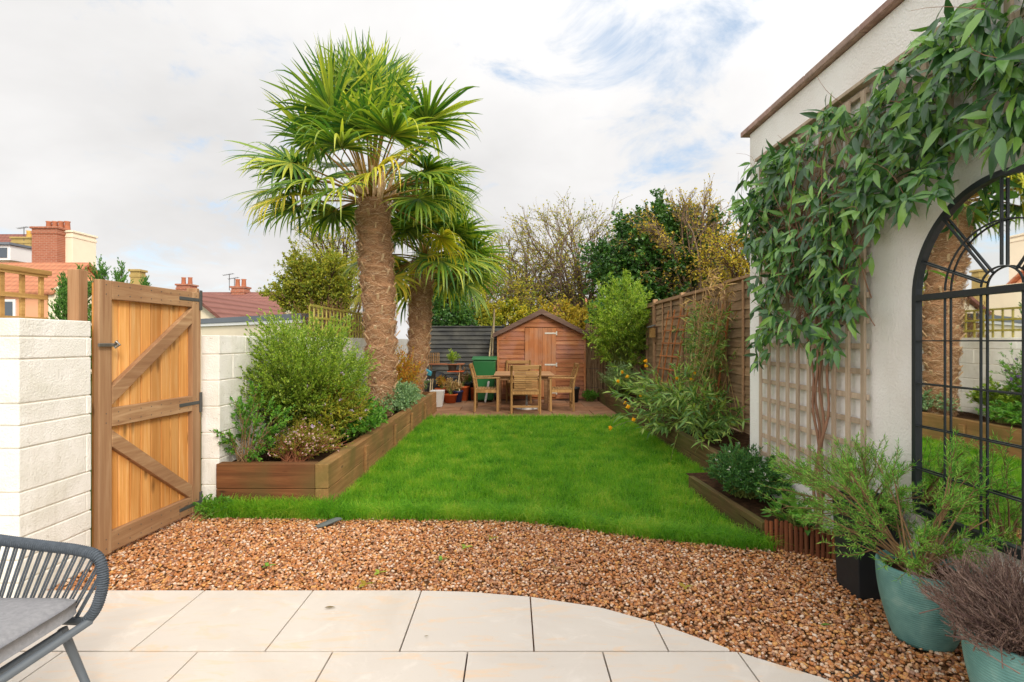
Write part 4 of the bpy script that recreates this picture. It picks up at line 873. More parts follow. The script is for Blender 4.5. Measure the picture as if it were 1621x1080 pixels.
for px, py in fp:
    q = np.array(P(px, py, 6.6+(0.6 if py < 640 else -.6))); mb = MB(); pebbles_c = IV*.019+q; mb.add(pebbles_c, IF, True); flower_heads(mb, q[None], .036, 16); mb.build('flower', M['yellow_f'], by)
    b_ = np.array((2.2, 6.85, .42)); b_ += unit(q-b_)*.1; tubes(sm_, bez(b_[None], ((b_+q)/2+np.array((0, 0, .14)))[None], q[None], 9), taper(1, 9, .006, .0035), 5); qq = bez(b_[None], ((b_+q)/2+np.array((0, 0, .14)))[None], q[None], 9); lp, ld = leaf_pts(qq, 9, .1, .95, .8, -.1); fl_lv = leaves(fl_lv, lp, ld, .07, .014, 3, .2, .2, .6)
sm_.build('flower_stalks', M['stem_green'], by); fl_lv.build('stalk_leaves', M['midolive'], by)
shrub('lavender', 'grey green lavender clump at the far end of the right raised bed', 'shrub', (2.3, 11.2, .25), (2.2, 11.0, .55), (.35, 1.2, .35), 150, 5, .18, 12, .05, .006, M['greygreen'], M['stem_green'], lo=-.1, lup=.6)
shrub('bamboo_shrub', 'tall bright lime leaved shrub in the corner above the reed screen', 'shrub', (2.45, 11.9, .25), (2.35, 11.7, 1.85), (.75, .6, 1.05), 90, 9, .30, 16, .085, .022, M['limegreen'], M['stem_green'], sr=.008, lo=-.8, t1=.45, lup=-.1, fill=1500)
# dry bamboo on the fence
t = thing('bamboo_clump', 'tangled half dry bamboo climbing the fence near the white wall', 'bamboo', (2.7, 7.3, .25))
T = np.stack([rng.uniform(2.6, 2.85, 60), rng.uniform(6.6, 8.6, 60), rng.uniform(1.3, 2.3, 60)], -1); C1 = stems_to((2.72, 7.4, .25), T, 7, up=.15, spread=.2); C2 = kids(C1, 4, .3, 1., .25, .9, .0, 4, None)
mb = MB(); tubes(mb, C1, taper(60, 7, .006, .002), 5); tubes(mb, C2, taper(len(C2), 4, .002, .001), 3); mb.build('canes', M['straw'], t)
p, d = leaf_pts(C2, 9, .1, 1., .8, -.5); hi = p[:, 2] > 1.85+rng.normal(0, .15, len(p)); mb = MB(); leaves(mb, p[~hi], d[~hi], .10, .016, 3, .2, .2, .8); mb.build('leaves', M['midolive'], t)
mb = MB(); leaves(mb, p[hi], d[hi], .13, .016, 3, .3, .2, .6); mb.build('dry_leaves', M['straw'], t)
# leaning fan trellises
def lean_trellis(label, ya, yb, z0, z1, x0, x1, n, fan=0., mat='trellis_red'):
    t = thing('fan_trellis', label, 'trellis', (x0, (ya+yb)/2, z0)); a = MB(); cy = (ya+yb)/2
    for i in range(n):
        s = i/(n-1)*2-1; hwb, hwt = (yb-ya)/2*(1-fan), (yb-ya)/2; a.beam((x0, cy+s*hwb+.18, z0), (x1, cy+s*hwt, z1), .016, .022, up=(1, 0, 0))
    a.build('uprights', M[mat], t, .002); b = MB()
    for k in range(6):
        u = .1+.8*k/5; x = x0+(x1-x0)*u-.017; z = z0+(z1-z0)*u; h_ = (yb-ya)/2*((1-fan)+fan*u); o = .18*(1-u); b.beam((x, cy-h_+o-.02, z), (x, cy+h_+o+.02, z), .014, .022)
    b.build('cross_bars', M[mat], t, .002); return t
lean_trellis('leaning tan trellis panel against the fence beside the bird box', 8.6, 9.7, .55, 1.95, 2.62, 2.83, 4, .1)
lean_trellis('reddish trellis behind the bamboo at the near end of the fence', 6.95, 7.7, .45, 1.9, 2.70, 2.83, 4, .1)
t = thing('bird_box', 'small wooden bird box with green grey roof on the fence', 'bird box', (2.8, 10.86, 1.5))
bb = P(1030, 527, 10.7); MB().box((2.76, 10.66, 1.47), (2.848, 10.80, 1.66)).build('box', M['trellis_tan'], t, .003)
MB().add([(2.72, 10.63, 1.67), (2.85, 10.63, 1.71), (2.85, 10.83, 1.71), (2.72, 10.83, 1.67), (2.72, 10.63, 1.685), (2.85, 10.63, 1.725), (2.85, 10.83, 1.725), (2.72, 10.83, 1.685)], BOXF).build('roof', M['slate'], t, .002)

# ================================================================ LEFT BED PLANTS
t = shrub('myrtle_bush', 'big fine leaved lime green bush at the front of the left bed', 'shrub', (-2.05, 5.35, .33), (-2.12, 5.45, 1.04), (.72, .78, .62), 170, 16, .19, 22, .026, .013, M['limegreen'], M['stem_green'], sr=.006, lo=-.6, t1=.35, up=.45, lup=.4, fill=9000, shell=.55)
t = shrub('fuchsia_shrub', 'straggly green leaved plant spilling over the bed front by the pier', 'shrub', (-2.28, 4.62, .33), (-2.26, 4.60, .62), (.32, .26, .42), 40, 5, .14, 16, .032, .018, M['midgreen'], M['twig_tan'], lo=-.6, sr=.004)
shrub('heather_mound', 'pink and white flowering mound at the front corner of the left bed', 'plant', (-1.9, 4.70, .33), (-1.85, 4.80, .46), (.38, .32, .20), 150, 6, .07, 12, .018, .006, M['olive'], M['stem_red'], flowers=(300, .014, M['pink_f']), lo=-.1, fill=600)
shrub('penstemon', 'yellowish leafy plant with lilac flowers in front of the tall palm', 'plant', (-1.90, 5.45, .33), (-1.80, 5.35, .66), (.34, .6, .40), 110, 7, .13, 11, .045, .014, M['olive'], M['stem_red'], flowers=(70, .028, M['lilac_f']), lo=-.3, fill=800)
shrub('geranium', 'fresh bright green leafy clump beside the bed edge', 'plant', (-1.78, 5.75, .33), (-1.70, 5.9, .50), (.26, .95, .22), 210, 4, .08, 8, .045, .032, M['midgreen'], M['stem_green'], lo=-.1, fill=900)
shrub('sage', 'pale grey green sage mound spreading beside the palm base', 'plant', (-1.75, 8.1, .33), (-1.72, 8.2, .48), (.30, 1.15, .28), 190, 5, .09, 10, .042, .018, M['sage'], M['stem_green'], lo=-.1, fill=3000)
shrub('spiraea', 'orange and yellow autumn shrub between the two palms', 'shrub', (-1.95, 8.7, .33), (-1.85, 9.0, .78), (.36, .75, .45), 80, 6, .16, 12, .038, .018, M['autumn'], M['stem_red'], lo=-.3, fill=900)
shrub('buddleja', 'tall loose plant with purple flower spikes against the white wall', 'shrub', (-2.2, 6.6, .33), (-2.15, 6.65, .92), (.25, .45, .40), 40, 5, .14, 8, .05, .016, M['midgreen'], M['stem_green'], flowers=(50, .035, M['purple_f']), lo=-.2)
shrub('mallow', 'pale green leafy plant at the foot of the white wall', 'shrub', (-2.2, 7.0, .33), (-2.12, 6.9, .62), (.25, .6, .25), 60, 5, .10, 8, .05, .03, M['limegreen'], M['stem_green'], lo=-.2)
shrub('aster', 'low plant with scattered white and lilac flowers behind the second palm', 'plant', (-1.8, 10.1, .33), (-1.8, 10.0, .55), (.25, .45, .25), 60, 5, .1, 9, .035, .014, M['greygreen'], M['stem_green'], flowers=(30, .03, M['lilac_f']), lo=-.1, fill=400)
# weeds at wall foot by gate
shrub('weed_clump', 'small leafy weeds at the foot of the pier by the gate hinge', 'plant', (-2.42, 4.28, 0), (-2.36, 4.27, .07), (.16, .07, .08), 40, 3, .05, 6, .03, .016, M['midgreen'], M['stem_green'], lo=-.1)
shrub('weed_clump', 'small green weed tuft in the corner where shed meets reed screen', 'plant', (1.8, 12.35, 0), (1.8, 12.35, .12), (.2, .12, .12), 60, 3, .07, 6, .05, .02, M['midgreen'], M['stem_green'], lo=-.1)

# ================================================================ GARDEN FURNITURE
def teak_chair():
    t = thing('garden_armchair', '', 'chair'); W_, D_ = .54, .50
    for s in (-1, 1):
        x = s*W_/2
        b = MB(); b.tube([(x, -.23, 0), (x, -.22, .44), (x, -.25, .66), (x, -.33, .93)], .024, 4); b.build('rear_leg', M['teak'], t, .003)
        MB().beam((x, .22, 0), (x, .22, .64), .04, .045, up=(0, 1, 0)).build('front_leg', M['teak'], t, .003)
        a = MB(); a.beam((x, -.26, .655), (x, .27, .665), .055, .024); a.build('armrest', M['teak'], t, .006)
    b = MB()
    for k in range(9):
        z = .47+k*.042; y = -.225-(max(0, z-.5))*.27
        for s in (-1, 1): b.box((min(0, s*.225)+.002, y-.008, z-.016), (max(0, s*.225)-.002, y+.008, z+.016))
    b.box((-.006, -.285, .45), (.006, -.255, .85)) if False else None
    b.build('backrest', M['teak_x'], t, .003)
    MB().box((-.25, -.345, .855), (.25, -.318, .93)).build('top_rail', M['teak_x'], t, .006)
    s_ = MB()
    for k in range(8): y = -.19+k*.058; s_.box((-.245, y-.024, .428), (.245, y+.024, .446))
    s_.build('seat', M['teak_x'], t, .003)
    f = MB().box((-.25, .205, .37), (.25, .235, .426)).box((-.25, -.235, .37), (.25, -.205, .426)).box((-.262, -.2, .37), (-.235, .2, .426)).box((.235, -.2, .37), (.262, .2, .426)); f.build('seat_frame', M['teak'], t, .002)
    f = MB().box((-.25, -.235, .12), (.25, -.21, .16)); f.build('stretcher', M['teak_x'], t, .002); return t
ch = teak_chair(); chs = [ch]+[copy_tree(ch) for _ in range(3)]
for c_, (x, y, rz, lb) in zip(chs, [(.26, 10.38, 0, 'slatted wooden armchair with its back to the lawn, in front of the table'), (-.50, 10.75, -90, 'slatted wooden armchair beside the green bin, facing right'), (.98, 10.8, 90, 'slatted wooden armchair right of the table, in front of the shed'), (.15, 12.15, 180, 'slatted wooden armchair on the far side of the table')]):
    c_.location = (x, y, .018); c_.rotation_euler.z = R_(rz); c_['label'] = lb; c_['group'] = 'wooden armchairs around the garden table'
t = thing('garden_table', 'wooden slatted garden table on the back patio in front of the shed', 'table', (.23, 11.3, .018))
mb = MB()
for k in range(13): y = 10.62+k*.105; mb.box((-.36, y-.049, .705), (.84, y+.049, .73))
mb.build('tabletop', M['table'], t, .003)
MB().box((-.28, 10.66, .62), (.76, 10.69, .704)).box((-.28, 11.87, .62), (.76, 11.9, .704)).box((-.28, 10.69, .62), (-.25, 11.87, .704)).box((.73, 10.69, .62), (.76, 11.87, .704)).build('apron', M['table'], t, .003)
for x in (-.27, .75):
    for y in (10.68, 11.88): MB().box((x-.04, y-.04, .018), (x+.04, y+.04, .70)).build('leg', M['table'], t, .004)
t = thing('parasol_base', 'round pale parasol base on the slabs under the table', 'parasol base', (.30, 11.0, .02)); MB().lathe([(0, .06), (.06, .06), (.22, .035), (.24, .02), (.24, .0)], (.30, 11.0, .02), 24).build('disc', M['whitepot'], t)
MB().tube([(.30, 11.0, .08), (.30, 11.0, .3)], .025, 10).build('tube', M['steel'], t)

t = thing('wheelie_bin', 'dark green wheelie bin standing left of the shed', 'bin', (-.62, 12.3, .02)); mb = MB(); x0, y0 = -.62, 12.3
v = [(x0-.20, y0-.22, .06), (x0+.20, y0-.22, .06), (x0+.20, y0+.22, .06), (x0-.20, y0+.22, .06), (x0-.26, y0-.28, .96), (x0+.26, y0-.28, .96), (x0+.26, y0+.28, .96), (x0-.26, y0+.28, .96)]
mb.add(v, BOXF); mb.build('body', M['bin'], t, .03)
lid = MB(); lid.prism([(-.30, .965), (-.29, 1.01), (0, 1.05), (.24, 1.04), (.30, 1.0), (.30, .965)], 'x', x0-.28, x0+.28); L_ = lid.build('lid', M['bin'], t, .015)
for o_ in (L_,): 
    me = o_.data; 
    for vv in me.vertices: vv.co.y = vv.co.y+12.3 if abs(vv.co.y) > 6 else vv.co.y
MB().tube([(x0-.2, y0+.33, .98), (x0+.2, y0+.33, .98)], .016, 8).build('handle', M['bin'], t)
for s in (-1, 1): MB().tube([(x0+s*.21, y0+.22, .12), (x0+s*.26, y0+.22, .12)], .10, 16).build('wheel', M['blackpot'], t)
for k, (xa, xb, top_, lb) in enumerate(((-.42, -.50, 2.16, 'taller pale pole leaning behind the bin against the shed'), (-.46, -.60, 1.75, 'shorter pale pole leaning beside the taller one behind the bin'))):
    tag(MB().tube([(xb+.02, 12.36+k*.03+.3, .02), ((xa+xb)/2, 12.75, 1.1), (xa, 12.78+k*.06, top_)], .022-.003*k, 8).build('leaning_pole', M['bamboo_pole']), lb, 'pole')
tag(MB().beam((-.60, 12.02, .03), (-.45, 12.10, .95), .045, .02, up=(0, 1, 0)).build('leaning_plank', M['whitepot'], None, .003), 'narrow white plank leaning on the front of the green bin', 'plank')

# potting corner
PX = lambda px, Y: (px-810.5)/F*Y
t = thing('potting_stand', 'small red topped plant stand by the dark fence', 'stand', (PX(705, 12.3), 12.3, 0)); xx = PX(706, 12.3)
MB().box((xx-.40, 12.1, .86), (xx+.42, 12.5, .885)).build('shelf', M['stem_red'], t, .004); MB().box((xx+.05, 12.1, .70), (xx+.42, 12.4, .72)).build('lower_shelf', M['terracotta'], t, .003)
for dx in (-.36, .34):
    for y_ in (12.14, 12.46): MB().tube([(xx+dx, y_, .02), (xx+dx*.9, y_, .5), (xx+dx, y_, .86)], .014, 6).build('leg', M['bamboo_pole'], t)
def pot(label, px, base_z, Y, r, h, mat, plant=None, name='plant_pot', pcol='midgreen'):
    x = PX(px, Y); t = thing(name, label, 'pot', (x, Y, base_z)); MB().lathe([(0, 0), (r*.72, 0), (r*.95, h*.85), (r*1.05, h*.86), (r*1.05, h), (r*.9, h), (r*.88, h*.9), (0, h*.88)], (x, Y, base_z), 18).build('pot', M[mat], t)
    if plant:
        ph = plant; b = (x, Y, base_z+h*.85); T = ell(26, (x, Y, base_z+h+ph*.5), (ph*.6, ph*.6, ph*.6), .4, -.2); C1 = stems_to(b, T, 5, up=.3, spread=.02); mb = MB(); tubes(mb, C1, taper(len(C1), 5, .004, .0015), 3); mb.build('stems', M['stem_green'], t)
        p, d = leaf_pts(C1, 9, .3, 1., .9, .1); mb = MB(); leaves(mb, p, d, .07, .02, 1, .2, .2, .8); mb.build('leaves', M[pcol], t)
    return t
pot('small grey pot with lime plant on the right of the plant stand', 716, .725, 12.25, .11, .17, 'greypot', .28, pcol='limegreen')
pot('grey bucket tucked under the left end of the plant stand shelf', 683, .55, 12.2, .11, .2, 'greypot')
pot('orange terracotta pot of dead stalks on the back patio slabs', 713, .02, 12.0, .16, .2, 'terracotta', .35, pcol='straw')
pot('dark blue glazed pot right of the orange terracotta pot', 724, .02, 12.15, .13, .26, 'blue', .2, pcol='straw')
pot('brown clay pot with trailing dry growth behind the terracotta one', 733, .02, 12.5, .16, .34, 'terracotta', .4, pcol='pinkbrown')
pot('black barrel shaped pot near the rear chair by the dark fence', 741, .02, 12.6, .15, .42, 'blackpot', .15)
pot('terracotta pot with red brown tint behind the white square planter', 699, .02, 12.3, .15, .3, 'terracotta', .3, pcol='autumn')
pot('clay pot beside the left wooden armchair, furthest right of the row', 750, .02, 12.6, .13, .30, 'terracotta')
pot('small black pot on the slabs by the right corner of the shed', 909, .02, 12.15, .12, .34, 'blackpot')
t = thing('wicker_panel', 'small orange lattice basket panel on the left of the plant stand', 'basket', (PX(686, 12.3), 12.3, .885)); x_ = PX(686, 12.3); mb = MB()
for k in range(7): mb.box((x_-.13+k*.042, 12.29, .887), (x_-.115+k*.042, 12.305, 1.13)); mb.box((x_-.13, 12.306, .89+k*.038), (x_+.137, 12.318, .90+k*.038))
mb.build('weave', M['teak'], t)
t = thing('square_planter', 'white square planter at the end of the left raised bed', 'pot', (PX(693, 11.3), 11.3, .02)); x_ = PX(694, 11.3); v = [(x_-.10, 11.2, .02), (x_+.08, 11.2, .02), (x_+.08, 11.4, .02), (x_-.10, 11.4, .02), (x_-.16, 11.14, .36), (x_+.12, 11.14, .36), (x_+.12, 11.46, .36), (x_-.16, 11.46, .36)]
MB().add(v, BOXF).build('planter', M['whitepot'], t, .004)
t = thing('garden_caddy', 'blue green plastic trug of tools near the second palm trunk', 'container', (PX(670, 11.0), 11.0, .8)); x_ = PX(668, 11.0)
MB().add([(x_-.05, 10.95, .78), (x_+.18, 10.95, .68), (x_+.18, 11.1, .68), (x_-.05, 11.1, .78), (x_-.08, 10.95, .93), (x_+.20, 10.95, .76), (x_+.20, 11.1, .76), (x_-.08, 11.1, .93)], BOXF).build('trug', M['blue_tool'], t, .01)
MB().tube([(x_+.02, 11.03, .02), (x_+.02, 11.03, .75)], .03, 8).build('support', M['barge'], t)
t = thing('compost_sack', 'dark slumped sack resting against the dark fence', 'sack', (PX(700, 12.9), 12.9, .02)); x_ = PX(692, 12.9); MB().lathe([(0, 0), (.26, .02), (.30, .25), (.26, .5), (.14, .62), (0, .66)], (x_, 12.9, .02), 14, .08).build('sack', M['blackpot'], t)

# ================================================================ ROPE ARMCHAIR
t = thing('rope_armchair', 'charcoal rope armchair with grey seat cushion at the patio corner', 'chair', (-1.85, 1.74, .012))
X0, X1, Y0_, Y1_ = -2.26, -1.60, 1.40, 2.02      # back, front, near, far
def rail(n=60):     # arm/back loop: front far corner -> back -> front near corner
    pts = []
    cor = [(X1+.02, Y1_-.02), (X1+.0, Y1_+.03), (X0+.10, Y1_+.07), (X0-.06, Y1_-.10), (X0-.06, Y0_+.10), (X0+.10, Y0_-.07), (X1, Y0_-.03)]
    P0 = np.array([(X1+.0, Y1_, .347), (X1+.035, Y1_+.005, .40), (X1+.05, Y1_+.015, .49), (X1+.03, Y1_+.02, .575), (X1-.05, Y1_+.03, .60), (X1-.22, Y1_+.04, .617), (X0+.20, Y1_+.05, .645), (X0+.04, Y1_+.03, .68), (X0-.08, Y1_-.12, .72), (X0-.11, (Y0_+Y1_)/2, .74)])
    P1 = P0[::-1][1:].copy(); P1[:, 1] = Y0_+Y1_-P1[:, 1]; A = np.concatenate([P0, P1]); u = np.linspace(0, len(A)-1.001, n); out_ = []
    for q in u:   # catmull-rom
        i = int(q); f = q-i; p0, p1, p2, p3 = A[max(i-1, 0)], A[i], A[min(i+1, len(A)-1)], A[min(i+2, len(A)-1)]
        out_.append(.5*((2*p1)+(-p0+p2)*f+(2*p0-5*p1+4*p2-p3)*f*f+(-p0+3*p1-3*p2+p3)*f**3))
    return np.array(out_)
rl = rail(90); MB().tube(rl, .0165, 12).build('arm_rail', M['rope'], t)
wr = MB()   # rope wrapping rings on the rail
seglen = np.concatenate([[0], np.cumsum(np.linalg.norm(np.diff(rl, axis=0), axis=1))]); ss = np.arange(0, seglen[-1], .0085); cen = np.stack([np.interp(ss, seglen, rl[:, k]) for k in range(3)], -1); tn = unit(np.gradient(cen, axis=0))
ref = np.tile([0, 0, 1.], (len(cen), 1)); ref[np.abs(tn[:, 2]) > .8] = (0, 1, 0); A_ = unit(np.cross(tn, ref)); B_ = np.cross(tn, A_); an = np.linspace(0, 2*pi, 13); Cc = cen[:, None]+.017*(A_[:, None]*np.cos(an)[None, :, None]+B_[:, None]*np.sin(an)[None, :, None])
tubes(wr, Cc, np.full(Cc.shape[:2], .004), 4); wr.build('rope_binding', M['rope'], t)
# seat frame
sz = .345; fr = [(X1+.01, Y1_), (X0+.06, Y1_+.01), (X0-.0, Y1_-.08), (X0-.0, Y0_+.08), (X0+.06, Y0_-.01), (X1+.01, Y0_)]
f_ = MB(); f_.tube([(x, y, sz+.02*(X1-x)/(X1-X0)) for x, y in fr]+[(fr[0][0], fr[0][1], sz)], .015, 10); f_.build('seat_frame', M['chair_metal'], t)
# vertical ropes between rail and seat frame
rp = MB(); us = np.linspace(.075, .925, 64)*seglen[-1]; top_ = np.stack([np.interp(us, seglen, rl[:, k]) for k in range(3)], -1); cc_ = np.array(((X0+X1)/2, (Y0_+Y1_)/2))
perim = [np.array((*q, 0)) for q in fr]; pl = np.array([(x, y) for x, y in fr]); pls = np.concatenate([[0], np.cumsum(np.linalg.norm(np.diff(pl, axis=0), axis=1))]); uf = np.linspace(.03, .97, 64)*pls[-1]
bot = np.stack([np.interp(uf, pls, pl[:, 0]), np.interp(uf, pls, pl[:, 1]), np.full(64, sz)], -1)
for k in range(63): 
    for dd in (-.004, .004):
        a_, b_ = top_[k].copy(), bot[k].copy(); tt = unit(top_[min(k+1, 63)]-top_[k-1 if k else 0]); a_ += tt*dd*1.3; b_ += tt*dd*1.3; rp.tube([a_, (a_+b_)/2, b_], .0038, 5, False)
rp.build('rope_weave', M['rope'], t)
cu = MB(); x0c, x1c, y0c, y1c, zc, th = X0+.03, X1+.005, Y0_+.02, Y1_-.015, .375, .085; nx, ny = 18, 18
U, V_ = np.meshgrid(np.linspace(0, 1, nx), np.linspace(0, 1, ny), indexing='ij'); 
def cush(sgn):
    ed = np.minimum(np.minimum(U, 1-U), np.minimum(V_, 1-V_)); puff = np.sin(np.clip(ed/.10, 0, 1)*pi/2); Z = zc+th/2+sgn*(th/2*(.55+.45*puff)+.012*np.sin(U*pi)*np.sin(V_*pi)*(sgn > 0)); sh = .02*(1-puff); uu, vv_ = U*2-1, V_*2-1; k_ = 1-.055*(np.abs(uu*vv_))**6; X = (x0c+x1c)/2+(x1c-x0c)/2*uu*k_; Yy = (y0c+y1c)/2+(y1c-y0c)/2*vv_*k_
    return np.stack([X, Yy, Z], -1).reshape(-1, 3)
i, j = np.meshgrid(np.arange(nx-1), np.arange(ny-1), indexing='ij'); b = (i*ny+j).ravel(); F4 = np.stack([b, b+ny, b+ny+1, b+1], -1); tv = cush(1); bv = cush(-1); n0 = nx*ny; ring = [i*ny for i in range(nx)]+[(nx-1)*ny+j for j in range(1, ny)]+[i*ny+ny-1 for i in range(nx-2, -1, -1)]+[j for j in range(ny-2, 0, -1)]
sf = [(ring[k], ring[(k+1) % len(ring)], ring[(k+1) % len(ring)]+n0, ring[k]+n0) for k in range(len(ring))]
cu.add(np.concatenate([tv, bv]), np.concatenate([F4, F4[:, ::-1]+n0, np.array(sf)]), True); co = cu.build('cushion', M['cushion'], t)
mdf = co.modifiers.new('sub', 'SUBSURF'); mdf.levels = 1; mdf.render_levels = 1
for sx in (0, 1):
    for sy in (0, 1):
        xx = X1-.05 if sx else X0+.08; yy = (Y1_-.05) if sy else (Y0_+.05); MB().tube([(xx, yy, sz), (xx+(.09 if sx else -.07), yy+(.05 if sy else -.05), .012)], [.016, .012], 10).build('leg', M['chair_metal'], t)
MB().tube([(X1-.05, Y0_+.05, sz-.012), (X1-.05, Y1_-.05, sz-.012)], .012, 8).build('cross_bar', M['chair_metal'], t)

# small loose things
sl_p = np.array(P(520, 834, 4.05)); v = IV*np.array((.105, .045, .018)); v[:, 2] += .012*np.sin(v[:, 0]*22); v = v@rotm('Z', .25).T@rotm('Y', -.12).T+np.array((sl_p[0], 4.05, .03))
tag(MB().add(v, IF).build('slate_piece', M['slate']), 'flat grey slate piece lying on the gravel at the grass edge', 'stone')
M['deadleaf'] = leafmat('dead_leaf', ['6A5A2E', '7E6A3C'], .7, .2, .2); M['greenleaf'] = leafmat('fallen_green_leaf', [(.06, .14, .02), (.1, .2, .03)], .5, .2, .3)
for k, (px, py, ln, mt_, lb) in enumerate(((522, 968, .055, 'deadleaf', 'thin brown leaf lying on the middle paving slab'), (675, 1014, .022, 'deadleaf', 'tiny curled brown leaf near the centre slab joint'), (1309, 996, .06, 'greenleaf', 'dark green leaf on the gravel right of the patio curve'), (1495, 1030, .09, 'straw', 'dry tan leaf lying between the two teal pots'))):
    Y = 1190/(py-540); x = PX(px, Y); mb = MB(); leaves(mb, np.array([[x-ln/2, Y, .020]]), np.array([[1., .2, .05]]), ln, ln*.3, 3, .1, .2, .05); tag(mb.build('fallen_leaf', M[mt_]), lb, 'leaf')

for px, py, ln, mt_, lb in ((737, 871, .05, 'limegreen', 'small green weed leaf on the middle of the gravel'), (779, 856, .05, 'limegreen', 'pale green weed leaf on the gravel near the lawn edge centre'), (700, 890, .045, 'midgreen', 'dark green leaf lying in the gravel left of centre'),
    (600, 912, .05, 'limegreen', 'light green leaf on the gravel just behind the central slabs'), (424, 901, .05, 'midgreen', 'green leaf on the gravel in front of the raised bed corner'), (578, 931, .06, 'yellow', 'yellow leaf lying where the gravel meets the paving'), (590, 790, .05, 'straw', 'tan leaf caught at the front edge of the lawn'), (1085, 935, .05, 'yellow', 'yellow leaf on the gravel right of the curved paving'), (880, 905, .04, 'straw', 'tan leaf resting on the gravel above the curve of the paving')):
    Y = 1190/(py-540); x = PX(px, Y); mb = MB(); pp = np.tile([[x, Y, .018]], (3, 1)); leaves(mb, pp, unit(np.array([[1., .2, .3], [-.6, .7, .3], [-.3, -.9, .35]])), ln, ln*.45, 3, .2, .3, .3); tag(mb.build('fallen_leaf', M[mt_]), lb, 'leaf')
# ================================================================ BACKGROUND HOUSES
def gable_house(label, x0, x1, y0, y1, ze, zr, wm, rm, wins=(), chim=(), ridge='x', ov=.25):
    t = thing('house', label, 'house', ((x0+x1)/2, y0, 0)); MB().box((x0, y0, 0), (x1, y1, ze)).build('wall', wm, t)
    if ridge == 'x':
        ym = (y0+y1)/2; r = MB()
        for s, ya in ((-1, y0-ov), (1, y1+ov)):
            zz = ze-ov*(zr-ze)/(ym-y0); v = [(x0-ov, ya, zz), (x1+ov, ya, zz), (x1+ov, ym, zr), (x0-ov, ym, zr)]; v += [(a, b, c+.12) for a, b, c in v]; r.add(v, BOXF if s < 0 else [tuple(f[::-1]) for f in BOXF.tolist()])
        r.build('roof', rm, t); MB().prism([(y0, ze), (y1, ze), (ym, zr-.02)], 'x', x0, x1).build('gable', wm, t)
    else:
        xm = (x0+x1)/2; r = MB()
        for s, xa in ((-1, x0-ov), (1, x1+ov)):
            zz = ze-ov*(zr-ze)/(xm-x0); v = [(xa, y0-ov, zz), (xm, y0-ov, zr), (xm, y1+ov, zr), (xa, y1+ov, zz)]; v += [(a, b, c+.12) for a, b, c in v]; r.add(v, BOXF if s < 0 else [tuple(f[::-1]) for f in BOXF.tolist()])
        r.build('roof', rm, t); MB().prism([(x0, ze), (x1, ze), (xm, zr-.02)], 'y', y0, y1).build('gable', wm, t)
    for wx0, wx1, wz0, wz1 in wins:
        f = MB().box((wx0, y0-.06, wz0), (wx1, y0-.003, wz1)).build('window', M['white'], t); MB().box((wx0+.1, y0-.075, wz0+.1), (wx1-.1, y0-.062, wz1-.1)).build('pane', M['glass'], f)
    for cx_, cy_, w_, d_, z0_, z1_, cm, pots in chim:
        c = MB().box((cx_-w_/2, cy_-d_/2, z0_), (cx_+w_/2, cy_+d_/2, z1_)).box((cx_-w_/2-.05, cy_-d_/2-.05, z1_+.001), (cx_+w_/2+.05, cy_+d_/2+.05, z1_+.12)); co_ = c.build('chimney', cm, t)
        for q in range(pots):
            px_ = cx_-w_/2+w_*(q+.5)/pots; MB().lathe([(.12, 0), (.10, .4), (.12, .45), (.08, .45), (.08, 0)], (px_, cy_, z1_+.12), 10).build('chimney_pot', M['far_pot'], co_)
    return t
def aerial(label, px, py, Y, h=.9):
    x, y, z = P(px, py, Y); t = thing('tv_aerial', label, 'aerial', (x, y, z-h)); MB().tube([(x, y, z-h), (x, y, z)], .018, 5).build('mast', M['iron'], t); mb = MB(); mb.tube([(x-.35, y, z-.08), (x+.25, y, z+.02)], .01, 4)
    for k in range(6): q = x-.3+k*.1; mb.tube([(q, y-.15, z-.06+k*.016), (q, y+.15, z-.06+k*.016)], .008, 4)
    mb.build('array', M['iron'], t)
# orange roofed house (far left)
hA = gable_house('peach walled house with orange pantile roof beyond the left pier', -30, PX(82, 22), 22, 25.4, P(0, 460, 22)[2], P(0, 420, 23.7)[2], M['peach'], M['tile_orange'],
  wins=[(PX(5, 22), PX(26, 22), P(0, 505, 22)[2], P(0, 474, 22)[2])])
t = thing('house_annexe', 'cream slanting side wall of the annexe right of the orange roof', 'building', (PX(95, 22.5), 22.5, 0)); MB().add([(PX(80, 22), 21.9, 0), (PX(118, 22), 21.9, 0), (PX(118, 22), 26, 0), (PX(80, 22), 26, 0), (PX(80, 22), 21.9, P(0, 461, 22)[2]), (PX(118, 22), 21.9, P(0, 442, 22)[2]), (PX(118, 22), 26, P(0, 442, 22)[2]), (PX(80, 22), 26, P(0, 461, 22)[2])], BOXF).build('wall', M['cream'], t)
def chimney_stack(label, px0, px1, py0, py1, Y, m, depth=.8, pots=0, pm=None, cap=True):
    x0, _, z1 = P(px0, py0, Y); x1, _, z0 = P(px1, py1, Y); t = thing('chimney_stack', label, 'chimney', ((x0+x1)/2, Y, z0-1.5)); mb = MB().box((x0, Y, z0-1.5), (x1, Y+depth, z1)); 
    if cap: mb.box((x0-.06, Y-.06, z1+.001), (x1+.06, Y+depth+.06, z1+.10)); mb.box((x0-.03, Y-.03, z1-.25), (x1+.03, Y+depth+.03, z1-.13))
    mb.build('stack', m, t, .01)
    for q in range(pots): px_ = x0+(x1-x0)*(q+.5)/pots; MB().lathe([(.13, 0), (.11, .35), (.14, .42), (.09, .42), (.09, 0)], (px_, Y+depth/2, z1+.1), 10).build('chimney_pot', pm or M['far_pot'], t)
    return t
tB = gable_house('upper house with white dormer window behind the orange roof', -40, PX(30, 30), 30, 33, P(0, 420, 30)[2], P(0, 374, 31.5)[2], M['cream'], M['tile_brown'])
